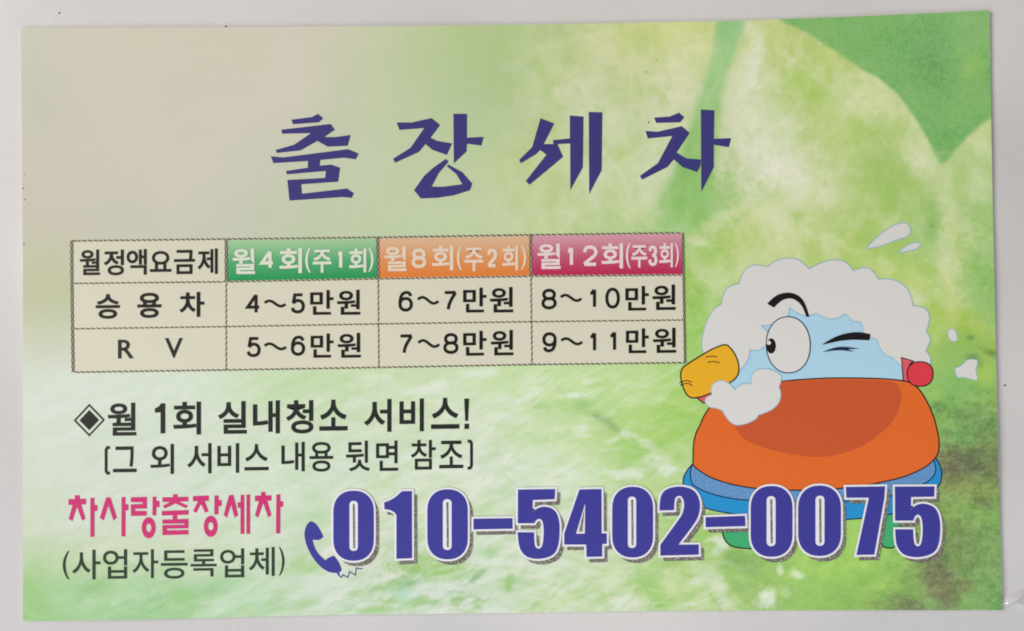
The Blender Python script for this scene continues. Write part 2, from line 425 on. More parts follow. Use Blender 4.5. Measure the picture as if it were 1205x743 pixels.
ROWS = {  # rows at left are duller above, with part of the phone's shadow painted in
 40: [(30,(200,197,178)),(150,(202,196,177)),(350,(202,195,177)),(400,(198,195,172)),(450,(190,196,162)),(500,(182,193,150)),(550,(172,188,136)),(610,(168,187,132)),(660,(180,190,145)),(700,(190,196,144)),(750,(193,197,142)),(800,(190,198,130)),(880,(186,195,132)),(920,(178,190,120)),(1180,(178,190,120))],
 120: [(30,(198,194,177)),(150,(202,196,179)),(350,(201,196,178)),(400,(191,193,168)),(450,(186,195,160)),(500,(181,193,154)),(550,(172,189,145)),(600,(172,188,142)),(650,(187,196,150)),(700,(190,198,158)),(750,(194,199,160)),(800,(198,202,165)),(880,(198,203,168)),(930,(176,192,122)),(970,(176,192,124)),(1020,(195,202,150)),(1180,(180,195,130))],
 200: [(30,(200,194,177)),(200,(200,195,179)),(300,(197,195,177)),(380,(190,195,168)),(450,(184,196,160)),(550,(182,195,155)),(600,(186,197,150)),(700,(186,198,152)),(760,(190,200,160)),(850,(192,199,160)),(900,(198,204,172)),(950,(188,198,148)),(1000,(172,190,122)),(1050,(155,182,110)),(1090,(188,198,150)),(1130,(172,190,130)),(1180,(172,192,135))],
 270: [(30,(196,192,172)),(200,(197,194,178)),(280,(193,194,176)),(350,(186,194,165)),(450,(182,196,158)),(550,(184,197,158)),(650,(183,196,146)),(730,(172,192,135)),(800,(158,188,115)),(850,(180,195,130)),(900,(192,200,148)),(950,(186,197,138)),(1010,(166,188,112)),(1050,(164,187,112)),(1085,(146,180,106)),(1120,(180,194,144)),(1180,(150,182,112))],
 340: [(30,(192,192,162)),(60,(192,194,162)),(300,(192,194,170)),(500,(184,196,160)),(700,(175,193,140)),(815,(152,186,102)),(840,(172,194,128)),(1000,(170,190,112)),(1100,(172,192,115)),(1120,(176,195,122)),(1145,(168,192,118)),(1160,(142,180,104)),(1180,(142,180,104))],
 400: [(30,(202,205,182)),(60,(202,206,184)),(300,(202,208,184)),(500,(190,206,168)),(700,(178,200,140)),(815,(150,190,105)),(830,(150,190,105)),(1000,(160,188,110)),(1110,(156,184,100)),(1150,(148,178,94)),(1180,(146,176,92))],
 450: [(30,(212,218,204)),(150,(212,220,206)),(250,(206,218,196)),(320,(192,212,172)),(380,(190,210,170)),(500,(196,210,175)),(560,(196,212,172)),(640,(186,208,152)),(700,(184,208,150)),(760,(184,208,145)),(790,(165,198,115)),(1000,(160,190,110)),(1100,(142,182,102)),(1130,(130,176,100)),(1160,(146,182,96)),(1180,(140,178,95))],
 500: [(30,(211,218,205)),(200,(208,217,200)),(300,(205,216,195)),(420,(198,212,180)),(560,(205,215,190)),(650,(190,211,160)),(700,(180,205,142)),(750,(162,198,108)),(800,(158,194,104)),(1000,(150,190,105)),(1115,(130,168,92)),(1140,(120,150,90)),(1180,(112,142,88))],
 550: [(30,(208,215,198)),(200,(208,216,202)),(330,(200,215,190)),(420,(205,216,198)),(520,(208,217,200)),(600,(208,217,198)),(680,(196,213,170)),(740,(168,200,125)),(780,(172,200,130)),(805,(180,204,145)),(1000,(150,190,105)),(1110,(124,140,92)),(1150,(118,134,88)),(1180,(120,135,86))],
 600: [(30,(206,213,192)),(200,(206,216,202)),(350,(200,214,190)),(450,(200,213,184)),(560,(206,216,198)),(700,(200,213,184)),(780,(175,202,135)),(820,(170,198,125)),(1000,(150,190,105)),(1110,(130,160,92)),(1140,(122,154,88)),(1180,(120,156,90))],
 650: [(30,(190,208,172)),(120,(202,211,184)),(250,(200,211,184)),(350,(202,213,192)),(440,(208,214,196)),(560,(204,214,196)),(700,(198,211,178)),(760,(182,203,150)),(820,(166,196,118)),(900,(152,190,102)),(1000,(155,196,100)),(1060,(146,188,98)),(1100,(128,150,92)),(1130,(124,156,92)),(1180,(115,158,95))],
 700: [(30,(160,198,138)),(100,(166,200,150)),(200,(166,200,152)),(290,(176,205,162)),(380,(198,213,194)),(450,(192,210,184)),(540,(204,214,200)),(650,(198,212,180)),(740,(196,210,172)),(790,(182,204,140)),(850,(168,196,122)),(900,(152,186,108)),(950,(150,190,104)),(1000,(140,182,96)),(1050,(132,168,92)),(1100,(126,140,92)),(1140,(118,156,94)),(1180,(112,156,96))],
 740: [(30,(156,198,134)),(100,(162,198,146)),(200,(160,198,146)),(290,(172,203,158)),(400,(198,213,194)),(540,(206,215,202)),(650,(196,212,178)),(760,(188,206,155)),(850,(168,196,122)),(900,(150,184,108)),(1000,(134,176,94)),(1070,(122,140,92)),(1140,(114,152,94)),(1180,(110,152,94))],
}
BLOBS = [  # x, y, rx, ry, angle, colour, strength, softness (1 = gaussian-like)
 (1015,45,70,24,-4,(152,182,104),.8,1),(1100,70,26,40,0,(110,150,98),.55,1),(1125,50,40,24,10,(122,168,112),.5,1),(1145,78,18,22,0,(142,178,100),.8,1),
 (640,60,55,18,-35,(176,190,140),.5,1),(665,50,50,10,-20,(196,202,158),.6,1),(640,92,46,16,-30,(196,202,150),.45,1),(595,95,30,24,0,(165,186,134),.6,1),
 (745,110,26,20,20,(172,190,120),.5,1),(795,75,30,30,0,(200,202,160),.5,1),(765,40,35,14,0,(184,194,118),.6,1),
 (885,85,16,50,8,(204,208,178),.9,1),(905,150,30,35,10,(206,210,182),.7,1),(945,95,28,18,20,(160,188,100),.85,1),(925,50,25,22,30,(180,192,118),.6,1),(975,70,22,14,35,(196,202,140),.6,1),
 (1010,110,32,22,35,(200,206,160),.7,1),(1020,155,34,20,5,(160,186,106),.9,1),(985,150,20,26,0,(172,192,116),.6,1),(1065,165,26,16,20,(186,198,140),.7,1),(1080,188,22,14,20,(198,206,165),.7,1),
 (915,185,26,34,-15,(210,212,188),.85,1),(935,215,24,34,-10,(208,211,184),.8,1),(905,240,22,26,0,(200,206,165),.7,1),(975,230,20,16,0,(200,206,165),.6,1),(870,260,30,26,0,(190,200,140),.5,1),
 (860,280,20,14,0,(164,188,108),.7,1),(940,258,10,14,40,(160,186,104),.7,1),(1050,225,46,34,0,(156,184,104),.7,1),(1050,262,34,16,0,(158,186,104),.6,1),
 (1112,270,13,60,2,(190,200,152),.8,.55),(1118,330,16,30,10,(190,199,148),.7,.8),(1098,262,10,22,0,(132,172,98),.75,.8),(1150,245,16,10,0,(140,178,104),.6,1),
 (1150,210,30,24,0,(178,196,140),.6,1),(1140,282,26,14,25,(178,194,128),.6,1),(1158,330,24,54,0,(136,176,100),.85,.7),(1158,205,12,10,0,(182,198,146),.5,1),
 (1035,320,40,12,10,(182,196,122),.5,1),(1078,352,14,10,0,(200,206,170),.7,.8),(1108,345,24,12,0,(176,194,122),.5,1),
 (818,250,50,26,-30,(140,182,110),.8,.8),(770,268,50,16,-20,(150,186,116),.7,.9),(838,300,16,20,0,(150,186,100),.7,1),(835,270,14,9,0,(192,200,150),.7,.6),(822,283,10,6,0,(196,203,160),.7,.6),(850,255,9,7,0,(196,203,156),.6,.6),
 (812,345,20,40,0,(148,184,96),.7,1),(825,320,14,9,10,(184,198,140),.8,.8),(842,335,16,12,10,(186,200,146),.8,.8),(862,322,20,8,0,(192,203,152),.5,.8),
 (875,285,16,14,0,(178,193,122),.7,1),
 (700,225,36,60,15,(196,204,168),.45,1),(760,210,18,60,10,(200,206,172),.6,1),(745,255,30,34,15,(184,197,140),.5,1),(650,210,30,60,0,(182,196,134),.4,1),(730,190,12,30,10,(180,196,130),.5,1),
 (520,65,60,30,0,(174,190,140),.4,1),(430,90,40,40,0,(190,195,165),.4,1),(420,190,60,60,0,(190,198,170),.35,1),(500,250,80,24,0,(186,199,164),.4,1),
 (60,340,40,50,0,(188,192,156),.5,1),(40,90,16,70,0,(194,195,172),.6,1),(150,180,110,60,0,(203,197,184),.4,1),
 # lower left wash
 (45,690,26,22,-30,(150,192,120),.8,1),(75,705,30,18,20,(170,208,164),.6,.9),(60,660,36,16,-20,(184,206,164),.5,1),(110,690,26,12,-20,(150,192,134),.7,1),(150,700,28,18,-25,(178,210,170),.5,.9),
 (175,712,36,12,-20,(146,192,140),.6,1),(210,705,20,12,-20,(146,196,118),.6,1),(250,690,46,12,-25,(150,194,146),.5,1),(265,712,30,10,-20,(196,220,196),.6,.8),(310,700,26,20,-15,(196,216,196),.6,1),
 (130,660,40,8,-15,(176,200,152),.5,1),(240,655,60,8,-12,(186,206,168),.4,1),(290,672,40,8,-22,(176,208,172),.4,1),(190,680,50,7,-24,(182,210,176),.5,1),
 (30,560,10,60,0,(204,214,190),.5,1),(90,610,60,14,-10,(208,217,204),.5,1),(60,520,40,60,0,(213,220,208),.4,1),
 (350,450,60,12,-25,(188,210,168),.6,1),(430,470,50,14,-25,(196,214,182),.4,1),(470,440,40,10,-10,(186,208,160),.5,1),(510,455,22,6,-15,(214,222,206),.7,.8),(560,440,24,5,-5,(210,220,200),.8,.8),(500,462,24,5,-5,(206,217,196),.6,.8),
 (370,600,14,30,0,(186,208,176),.6,1),(350,610,14,8,0,(176,204,160),.6,1),(360,668,22,9,-8,(166,200,142),.85,.9),(330,560,50,8,-20,(196,212,184),.4,1),
 (520,590,40,40,-20,(196,212,168),.5,1),(450,570,50,12,-30,(192,212,172),.5,1),(560,610,30,10,-20,(188,208,158),.5,1),
 # lower middle dabs
 (500,665,36,14,0,(152,190,116),.95,.6),(520,672,24,8,10,(154,192,118),.8,.7),(575,652,16,7,-10,(168,202,156),.8,.8),(560,680,12,4,-35,(138,176,130),.8,.7),(598,688,5,10,10,(158,194,126),.9,.7),
 (478,686,16,7,-20,(142,176,128),.9,.7),(450,690,30,5,-15,(158,192,136),.8,.8),(484,708,34,5,2,(154,190,124),.9,.6),(540,706,14,4,-22,(146,182,122),.9,.6),(562,711,5,7,0,(156,190,130),.8,.7),
 (535,697,12,2.5,0,(160,192,150),.8,.7),(440,718,26,4,-4,(158,196,134),.8,.7),(475,700,14,10,0,(176,214,196),.6,.8),(540,668,26,5,8,(166,196,132),.7,.8),(600,662,40,8,0,(216,222,208),.5,1),
 (633,714,12,6,-20,(168,198,134),.9,.6),(660,706,30,7,-20,(182,206,150),.7,.8),(690,690,50,9,-12,(196,211,172),.6,.9),(710,706,6,12,-30,(178,202,142),.8,.7),(735,683,40,6,10,(186,206,152),.7,.8),
 (768,695,16,24,-25,(160,196,118),.9,.7),(765,705,22,10,40,(160,195,116),.6,.8),(745,712,22,8,0,(214,219,204),.6,.8),(787,680,6,30,-25,(196,210,160),.7,.7),(620,630,30,5,-15,(184,206,164),.6,.8),
 # middle right
 (640,475,40,7,8,(168,200,130),.7,.8),(700,488,34,7,35,(156,188,124),.6,.9),(706,492,9,3,20,(122,152,98),.7,.9),(722,503,12,4,40,(138,172,108),.7,.8),(745,520,16,5,50,(156,192,116),.8,.8),(760,545,7,22,-25,(160,194,120),.7,.8),
 (675,465,12,3,-5,(214,224,208),.85,.7),(690,450,5,3,0,(206,218,192),.6,.8),(740,512,10,4,10,(206,218,192),.8,.7),(765,525,14,5,25,(200,214,184),.7,.7),(735,558,22,6,3,(214,222,206),.85,.7),(785,552,14,7,20,(212,220,200),.85,.7),(780,540,10,5,10,(206,217,190),.7,.7),
 (600,470,30,8,0,(206,217,194),.6,1),(590,490,24,6,5,(210,220,200),.5,.8),(640,540,24,6,-10,(212,220,202),.7,.8),(670,555,24,6,-15,(214,221,206),.7,.8),(600,560,34,7,-20,(214,221,206),.6,.8),(575,590,20,10,-50,(186,208,160),.5,1),(650,575,30,5,-8,(214,220,206),.6,.8),(700,530,20,26,0,(192,212,160),.4,1),
 (740,470,40,20,10,(186,209,150),.6,1),(790,500,18,34,0,(158,196,102),.6,1),
 # right margin below the figure
 (1125,372,26,12,0,(178,192,100),.6,1),(1150,385,18,10,30,(172,188,96),.6,1),(1105,400,10,16,0,(166,190,100),.6,1),(1142,398,4,3,0,(98,146,90),.8,.8),(1118,412,16,12,0,(128,166,100),.5,1),
 (1145,420,8,4,0,(108,146,88),.9,.8),(1167,416,9,4,20,(116,140,76),.9,.8),(1152,428,6,5,0,(110,150,88),.7,.8),(1160,440,14,12,0,(160,188,92),.7,1),(1130,460,30,12,0,(126,172,102),.6,1),(1105,470,6,14,0,(150,186,96),.7,.8),
 (1105,478,10,7,0,(100,140,86),.7,.8),(1128,490,12,8,0,(104,138,84),.7,.8),(1150,478,8,5,20,(110,146,88),.7,.8),(1160,505,22,12,0,(108,140,90),.5,1),(1130,512,14,9,0,(112,162,96),.8,.9),
 (1145,545,42,16,3,(106,110,84),.85,.75),(1115,555,16,18,0,(108,106,82),.85,.8),(1115,575,14,8,0,(124,136,88),.5,1),(1148,575,32,10,6,(134,146,84),.7,.8),(1160,592,12,5,20,(106,112,78),.7,.8),
 (1150,612,20,12,0,(134,170,98),.6,1),(1125,622,14,10,0,(112,134,84),.7,.9),(1160,640,20,12,0,(120,164,98),.6,1),(1125,640,24,6,-10,(114,128,82),.6,1),
 (1103,672,14,14,0,(112,112,88),.95,.7),(1108,695,22,18,-15,(116,116,90),.9,.7),(1095,685,10,12,0,(116,118,88),.8,.8),(1138,688,8,8,0,(124,126,84),.7,.8),(1070,712,34,8,3,(114,124,90),.85,.7),(1060,703,8,10,30,(120,134,90),.7,.8),(1040,706,18,6,30,(122,154,88),.6,.8),(1095,712,9,6,0,(132,170,106),.9,.7),
 (1075,695,14,10,0,(130,174,96),.7,.9),(1030,690,26,14,0,(156,196,98),.6,1),(1140,650,34,26,0,(110,132,86),.75,1),
 (860,655,16,10,0,(118,152,96),.6,1),(876,668,22,12,0,(122,160,98),.6,1),(868,690,10,6,20,(128,162,102),.6,.8),(890,700,20,10,0,(140,176,104),.5,1),(855,710,14,8,20,(124,158,96),.5,.9),
 (850,640,8,8,0,(214,222,212),.85,.7),(842,652,6,5,20,(200,214,188),.7,.8),(868,640,5,4,0,(208,218,200),.5,.8),(918,672,3.5,6,-25,(212,222,200),.8,.7),(938,676,8,5,30,(212,222,200),.8,.7),(905,705,9,10,10,(222,228,218),.9,.6),(925,698,6,5,0,(210,220,196),.6,.8),(898,712,10,5,0,(208,218,194),.7,.8),
 (845,690,8,24,-25,(210,218,196),.85,.7),(825,678,10,20,-30,(206,216,190),.75,.8),(812,700,12,18,-30,(196,210,160),.6,.9),(860,712,9,12,-20,(196,212,168),.6,.8),(790,660,26,14,0,(158,192,110),.6,1),(960,700,40,10,0,(142,184,98),.6,1),(1000,665,40,12,0,(164,202,104),.6,1),
]
def artwork(X, Y):
    wx = X + 6 * fbm(X / 40, Y / 40, 5) ; wy = Y + 6 * fbm(X / 40, Y / 40, 11)
    ys = sorted(ROWS); grid = np.stack([np.stack([np.interp(wx, [p[0] for p in ROWS[y]], [p[1][k] for p in ROWS[y]]) for k in range(3)], -1) for y in ys])
    col = np.zeros(X.shape + (3,))
    for i in range(len(ys) - 1):
        m = (wy >= ys[i]) & (wy < ys[i + 1]) if 0 < i < len(ys) - 2 else ((wy < ys[1]) if i == 0 else (wy >= ys[i]))
        t = np.clip((wy[m] - ys[i]) / (ys[i + 1] - ys[i]), 0, 1)[:, None]; t = t * t * (3 - 2 * t) * .5 + t * .5
        col[m] = grid[i][m] * (1 - t) + grid[i + 1][m] * t
    # the leaf's stem shade
    st = sdist(X + 3 * fbm(X / 30, Y / 30, 3), Y, [(849,10),(883,10),(872,48),(858,84),(850,110),(846,150),(842,190),(838,225),(832,262),(800,268),(735,290),(722,284),(752,262),(775,235),(792,200),(806,165),(818,130),(832,85),(840,50)])
    k = sstep(-7, 7, st)[..., None] * (0.85 - 0.12 * fbm(X / 25, Y / 25, 8))[..., None]
    tint = np.stack([np.interp(Y, [20, 60, 130, 200, 280], v) for v in ((128, 146, 142, 132, 142), (176, 188, 182, 178, 184), (114, 130, 116, 104, 112))], -1)
    col = col * (1 - k) + tint * k
    # dark green behind the leaf, upper right
    lf = sdist(X + 1.5 * fbm(X / 12, Y / 12, 4), Y + 1.5 * fbm(X / 12, Y / 12, 14), catmull([(905,12),(920,25),(940,34),(962,46),(986,62),(1012,80),(1036,94),(1055,110),(1071,130),(1085,152),(1096,173),(1104,187),(1109,193),(1116,189),(1128,173),(1144,156),(1160,143),(1195,120)], closed=False, n=4) + [(1195,-12),(905,-12)])
    k = sstep(-3.5, 3.5, lf)[..., None]
    dk = np.stack([np.full(X.shape, v, float) for v in (122, 168, 101)], -1)
    dk += (10 * fbm(X / 60, Y / 40, 21))[..., None] * np.array([1.3, .6, .6])
    near = np.exp(-np.clip(lf, 0, None) / 14)[..., None]; dk = dk * (1 - .5 * near) + np.array([116, 168, 100]) * .5 * near
    col = col * (1 - k) + dk * k
    # large dabs of the wash
    for (x, y, rx, ry, a, c, s, soft) in BLOBS:
        R = 2.6 * max(rx, ry)
        m = (np.abs(X - x) < R) & (np.abs(Y - y) < R)
        if not m.any(): continue
        xs = X[m]; yy = Y[m]; A = math.radians(a)
        dx = xs - x; dy = yy - y
        u = (dx * math.cos(A) + dy * math.sin(A)) / rx; v = (-dx * math.sin(A) + dy * math.cos(A)) / ry
        r = np.hypot(u, v) * (1 + .55 * fbm(xs / 8 + x, yy / 6, 31, 4, .62) + .22 * fbm(xs / 2.6, yy / 2.6, 37, 2))
        soft = soft if soft >= 1 else min(.98, soft + .15)
        w = s * (np.exp(-1.1 * r * r) if soft >= 1 else 1 - sstep(1 - soft * .75, 1 + soft * .75, r))
        if lf[m].max() > 0 and y > 40 and x < 1075: w = w * (1 - sstep(-3, 2, lf[m]))
        col[m] = col[m] * (1 - w[:, None]) + np.array(c, float) * w[:, None]
    # brushwork: strokes rising to the right in the lower wash, mottling on the leaf
    def aniso(a, lx, ly, seed, o=4):
        A = math.radians(a); u = X * math.cos(A) + Y * math.sin(A); v = -X * math.sin(A) + Y * math.cos(A)
        return fbm(u / lx + .5 * fbm(X / 50, Y / 50, seed + 9), v / ly + .7 * fbm(X / 45, Y / 45, seed + 5), seed, o, .58)
    low = sstep(400, 470, Y + 0.0 * X) * (1 - sstep(820, 900, X))
    lowr = sstep(0, 1, (Y - 430) / 60) * sstep(800, 900, X)
    leaf = sstep(520, 680, X) * (1 - sstep(380, 440, Y))
    lefttop = (1 - sstep(420, 600, X)) * (1 - sstep(380, 440, Y))
    strength = np.interp(X, [30, 250, 500, 700, 800], [.55, .75, 1.1, 1.0, .9]) * np.interp(Y, [400, 520, 620, 720], [.55, .75, .9, 1.25])
    n = aniso(-24, 46, 11, 51) * 18 * low * strength
    col += n[..., None] * np.array([.95, .40, 1.0])
    n = aniso(12, 30, 8, 57) * 12 * low * sstep(560, 640, X)
    col += n[..., None] * np.array([1., .45, 1.1])
    n = aniso(-12, 22, 15, 61, 5) * 22 * lowr
    col += n[..., None] * np.array([.8, .62, .35])
    n = aniso(72, 34, 20, 71, 5) * 20 * leaf * (1 - .75 * sstep(-2, 4, lf))
    col += n[..., None] * np.array([.85, .40, 1.15])
    n = fbm(X / 18, Y / 18, 77, 4, .55) * 9 * leaf * (1 - .6 * sstep(-2, 4, lf))
    col += n[..., None] * np.array([.7, .35, 1.0])
    # thin pale ripple strokes and their darker troughs across the lower wash
    def ridge(a, lx, ly, seed):
        A = math.radians(a) ; bx = X + 10 * fbm(X / 60, Y / 60, seed + 3); by = Y + 12 * fbm(X / 70, Y / 50, seed + 4)
        u = bx * math.cos(A) + by * math.sin(A); v = -bx * math.sin(A) + by * math.cos(A)
        return fbm(u / lx, v / ly, seed, 3, .5)
    patch = sstep(-.25, .25, fbm(X / 55, Y / 40, 141))
    for a_, lx_, ly_, sd, sx_ in ((-22, 34, 7.5, 121, 1.0), (-38, 30, 8, 127, .8), (8, 30, 6.5, 133, .8)):
        q_ = ridge(a_, lx_, ly_, sd)
        pal = sstep(.22, .46, q_) * low * np.interp(X, [40, 300, 480, 640, 800], [.16, .30, .42, .50, .40]) * (.35 + .65 * patch) * sx_
        col += pal[..., None] * (np.array([216, 222, 208]) - col)
        drk = sstep(.20, .46, -q_) * low * np.interp(X, [40, 300, 480, 640, 800], [.07, .13, .20, .22, .22]) * np.interp(Y, [440, 620, 700], [.6, .8, 1.3]) * sx_
        col += drk[..., None] * (np.array([158, 192, 128]) - col)
    q_ = fbm(X / 9 + .8 * fbm(X / 20, Y / 20, 150), Y / 7, 151, 4, .6)
    col += (sstep(.12, .4, -q_) * lowr * sstep(1000, 1100, X) * .35)[..., None] * (np.array([98, 120, 76]) - col)
    col += (sstep(.15, .45, q_) * lowr * .22)[..., None] * (np.array([164, 196, 118]) - col)
    # crisp pale granulation where the wash dried, strongest along the middle of the leaf
    gr = sstep(.05, .42, fbm(X / 19 + .6 * fbm(X / 30, Y / 30, 83), Y / 24, 84, 5, .62))
    gw = leaf * (.35 + .65 * np.exp(-((X - 925) / 95) ** 2)) * (1 - sstep(-3, 3, lf)) * (1 - .8 * sstep(-8, 8, st))
    col += (gr * gw * .30)[..., None] * (np.array([212, 214, 192]) - col)
    gr = sstep(.10, .42, fbm(X / 17 + 5, Y / 11, 86, 5, .65)) * (leaf * sstep(250, 290, Y) + lowr * .5) * (1 - sstep(-3, 3, lf))
    col += (gr * .20)[..., None] * (np.array([206, 212, 160]) - col)
    gr = sstep(.12, .45, fbm(X / 16 + 9, Y / 12, 88, 5, .65)) * (leaf * .8 + lowr) * (1 - sstep(-3, 3, lf) * .6)
    col += (gr * .18)[..., None] * (np.array([140, 178, 88]) - col)
    # faint veins fanning out from the stem
    for vn, ww in (([(872,60),(880,120),(905,180),(938,235),(958,275)], 1.6), ([(876,70),(915,110),(965,150),(1010,215)], 1.3), ([(872,80),(890,150),(892,230),(905,290)], 1.3), ([(850,90),(820,140),(765,170),(700,215),(660,280)], 1.4), ([(845,60),(780,90),(700,120),(640,170)], 1.3), ([(900,45),(960,90),(1030,150),(1080,225)], 1.2)):
        P_ = np.array(vn, float); d_ = np.full(X.shape, 1e9)
        for a_, b_ in zip(P_[:-1], P_[1:]):
            e_ = b_ - a_; t_ = np.clip(((X - a_[0]) * e_[0] + (Y - a_[1]) * e_[1]) / (e_ @ e_), 0, 1)
            d_ = np.minimum(d_, np.hypot(X + 3 * fbm(X / 14, Y / 14, 89) - a_[0] - e_[0] * t_, Y - a_[1] - e_[1] * t_))
        col += (np.exp(-(d_ / (ww * 2.2)) ** 2) * .22 * sstep(-.3, .4, fbm(X / 22, Y / 22, 90)))[..., None] * (np.array([206, 211, 176]) - col)
    n = fbm(X / 70, Y / 50, 81) * 4 * lefttop
    col += n[..., None] * np.array([.7, .4, .8])
    col += (fbm(X / 5, Y / 5, 91, 3, .8) * (1.2 + 1.6 * leaf + 2.8 * lowr))[..., None] * np.array([1, .8, .9])
    # coarse black stipple where the wash is darkest
    dark = sstep(150, 112, col.mean(-1)) * sstep(880, 1000, X)
    st = vnoise(X / 1.5, Y / 1.5, 95) + .6 * vnoise(X / 2.6, Y / 2.6, 96)
    col += (st * 11 * dark)[..., None]
    lum = col.mean(-1, keepdims=True); col = lum + (col - lum) * 1.02
    return np.clip(col, 20, 236)

def art_sheet():
    nu, nv = 770, 466
    U, V = np.meshgrid(np.linspace(0, 1, nu), np.linspace(0, 1, nv))
    X, Y = edge_pts(U, V)
    col = artwork(X, Y) / 255.0
    col = np.clip(np.where(col <= 0.04045, col / 12.92, ((col + 0.055) / 1.055) ** 2.4) - GLOSS, 0.004, 1) / lit(X, Y)
    W = to_plane(np.stack([X.ravel(), Y.ravel()], 1), 8 * UM); W[:, 2] += CARD_T
    # keep the print a hair inside the trimmed edge
    W[:, :2] *= 0.9993
    idx = np.arange(nu * nv).reshape(nv, nu)
    q = np.stack([idx[1:, :-1], idx[1:, 1:], idx[:-1, 1:], idx[:-1, :-1]], -1).reshape(-1, 4)
    me = bpy.data.meshes.new('leaf_artwork')
    me.vertices.add(len(W)); me.vertices.foreach_set('co', W.astype(np.float32).ravel())
    me.loops.add(q.size); me.loops.foreach_set('vertex_index', q.ravel().astype(np.int32))
    me.polygons.add(len(q)); me.polygons.foreach_set('loop_start', (np.arange(len(q)) * 4).astype(np.int32))
    me.update(calc_edges=True)
    at = me.color_attributes.new('ink', 'FLOAT_COLOR', 'POINT')
    at.data.foreach_set('color', np.concatenate([col.reshape(-1, 3), np.ones((len(W), 1))], 1).astype(np.float32).ravel())
    m, nt, b = nodes('leaf_wash_print')
    tc = print_finish(nt, b)
    a = nt.nodes.new('ShaderNodeAttribute'); a.attribute_name = 'ink'
    n = nt.nodes.new('ShaderNodeTexNoise'); n.inputs['Scale'].default_value = 7000; n.inputs['Detail'].default_value = 3
    nt.links.new(tc.outputs['Object'], n.inputs['Vector'])
    d, mth = dots(nt, tc, 0.00021, 30)
    g = mth('ADD', mth('MULTIPLY_ADD', n.outputs[0], 0.16, 0.92), mth('MULTIPLY_ADD', d, 0.05, -0.025))
    x = nt.nodes.new('ShaderNodeVectorMath'); x.operation = 'SCALE'
    nt.links.new(a.outputs['Color'], x.inputs[0]); nt.links.new(g, x.inputs['Scale'])
    nt.links.new(x.outputs[0], b.inputs['Base Color'])
    me.materials.append(m)
    o = bpy.data.objects.new('leaf_artwork', me); C.objects.link(o); o.parent = card
art_sheet()

# ------------------------------------------------------------------ lettering helpers
_gc = {}
def glyph(ch, bold):
    k = (ch, bold)
    if k not in _gc:
        c = bpy.data.curves.new('glyph', 'FONT'); c.body = ch; c.resolution_u = 5; c.offset = bold
        o = bpy.data.objects.new('glyph', c); C.objects.link(o)
        dg = bpy.context.evaluated_depsgraph_get(); dg.update()
        me = bpy.data.meshes.new_from_object(o.evaluated_get(dg))
        v = np.array([x.co[:2] for x in me.vertices]); f = [list(p.vertices) for p in me.polygons]
        bpy.data.objects.remove(o); bpy.data.curves.remove(c); bpy.data.meshes.remove(me)
        _gc[k] = ((v - v.min(0)) / (v.max(0) - v.min(0)), f)
    return _gc[k]
SLOPE = -0.0125     # the lines of print climb slightly to the right
def letter(ch, box, bold, mat, parent, z, name='letter'):
    x0, y0, x1, y1 = box
    s = Sheet()
    if ch == '~':
        n = 22; mid = (y0 + y1) / 2; amp = (y1 - y0) / 2 - 1.5
        pts = [(x0 + (x1 - x0) * i / n, mid - amp * math.sin(2 * math.pi * (0.05 + .9 * i / n)) + (i / n - .5) * (x1 - x0) * SLOPE) for i in range(n + 1)]
        s.stroke(pts, 1.55, z)
        return s.make('letter', mat, parent)
    v, f = glyph(ch, bold)
    px = x0 + v[:, 0] * (x1 - x0); py = y1 - v[:, 1] * (y1 - y0) + (v[:, 0] - .5) * (x1 - x0) * SLOPE
    W = to_plane(np.stack([px, py], 1), z)
    s.v = list(map(tuple, W)); s.f = f
    return s.make(name, mat, parent)
DG = {
 '0': [('o', (.5, .5, .5, .5))],
 '1': [('l', [(.02,.22),(.30,.20),(.55,.12),(.70,0)]), ('l', [(.85,0),(.85,1)])],
 '2': [('c', [(.02,.30),(.14,.07),(.48,0),(.84,.07),(.98,.28),(.86,.50),(.50,.70),(.16,.88),(.02,1.0)]), ('l', [(.0,1),(1,1)])],
 '3': [('c', [(.04,.24),(.18,.05),(.50,0),(.82,.07),(.92,.25),(.80,.43),(.42,.48)]), ('c', [(.42,.48),(.84,.54),(1,.74),(.86,.94),(.50,1),(.14,.93),(0,.72)])],
 '4': [('l', [(.74,1),(.74,0)]), ('l', [(.72,.02),(.02,.70),(1,.70)])],
 '5': [('l', [(.92,0),(.22,0),(.08,.50)]), ('c', [(.08,.50),(.26,.38),(.52,.33),(.86,.42),(1,.66),(.86,.92),(.48,1),(.12,.93),(0,.76)])],
 '6': [('o', (.5, .67, .5, .33)), ('c', [(.96,.20),(.80,.04),(.52,0),(.20,.10),(.03,.38),(0,.66)])],
 '7': [('l', [(0,0),(1,0)]), ('c', [(.99,.02),(.62,.40),(.40,.72),(.32,1)])],
 '8': [('o', (.5, .24, .44, .24)), ('o', (.5, .73, .5, .27))],
 '9': [('o', (.5, .33, .5, .33)), ('c', [(.04,.80),(.20,.96),(.48,1),(.80,.90),(.97,.62),(1,.34)])],
}
def digit(ch, box, hw, mat, parent, z):
    x0, y0, x1, y1 = box; x0 += hw; x1 -= hw; y0 += hw; y1 -= hw
    if ch == '1': x1 = x0 + (x1 - x0) * 1.05
    f = lambda p: (x0 + p[0] * (x1 - x0) , y0 + p[1] * (y1 - y0) + (p[0] - .5) * (x1 - x0) * SLOPE)
    s = Sheet()
    for i, (k, d) in enumerate(DG[ch]):
        zz = z + 1.2 * i * UM
        if k == 'o':
            q = ellipse(d[0], d[1], d[2], d[3], 30, 2.15); s.stroke([f(p) for p in q], hw, zz, closed=True)
        elif k == 'c': s.stroke(catmull([f(p) for p in d], closed=False, n=5), hw, zz)
        else: s.stroke([f(p) for p in d], hw, zz)
    return s.make('letter', mat, parent)
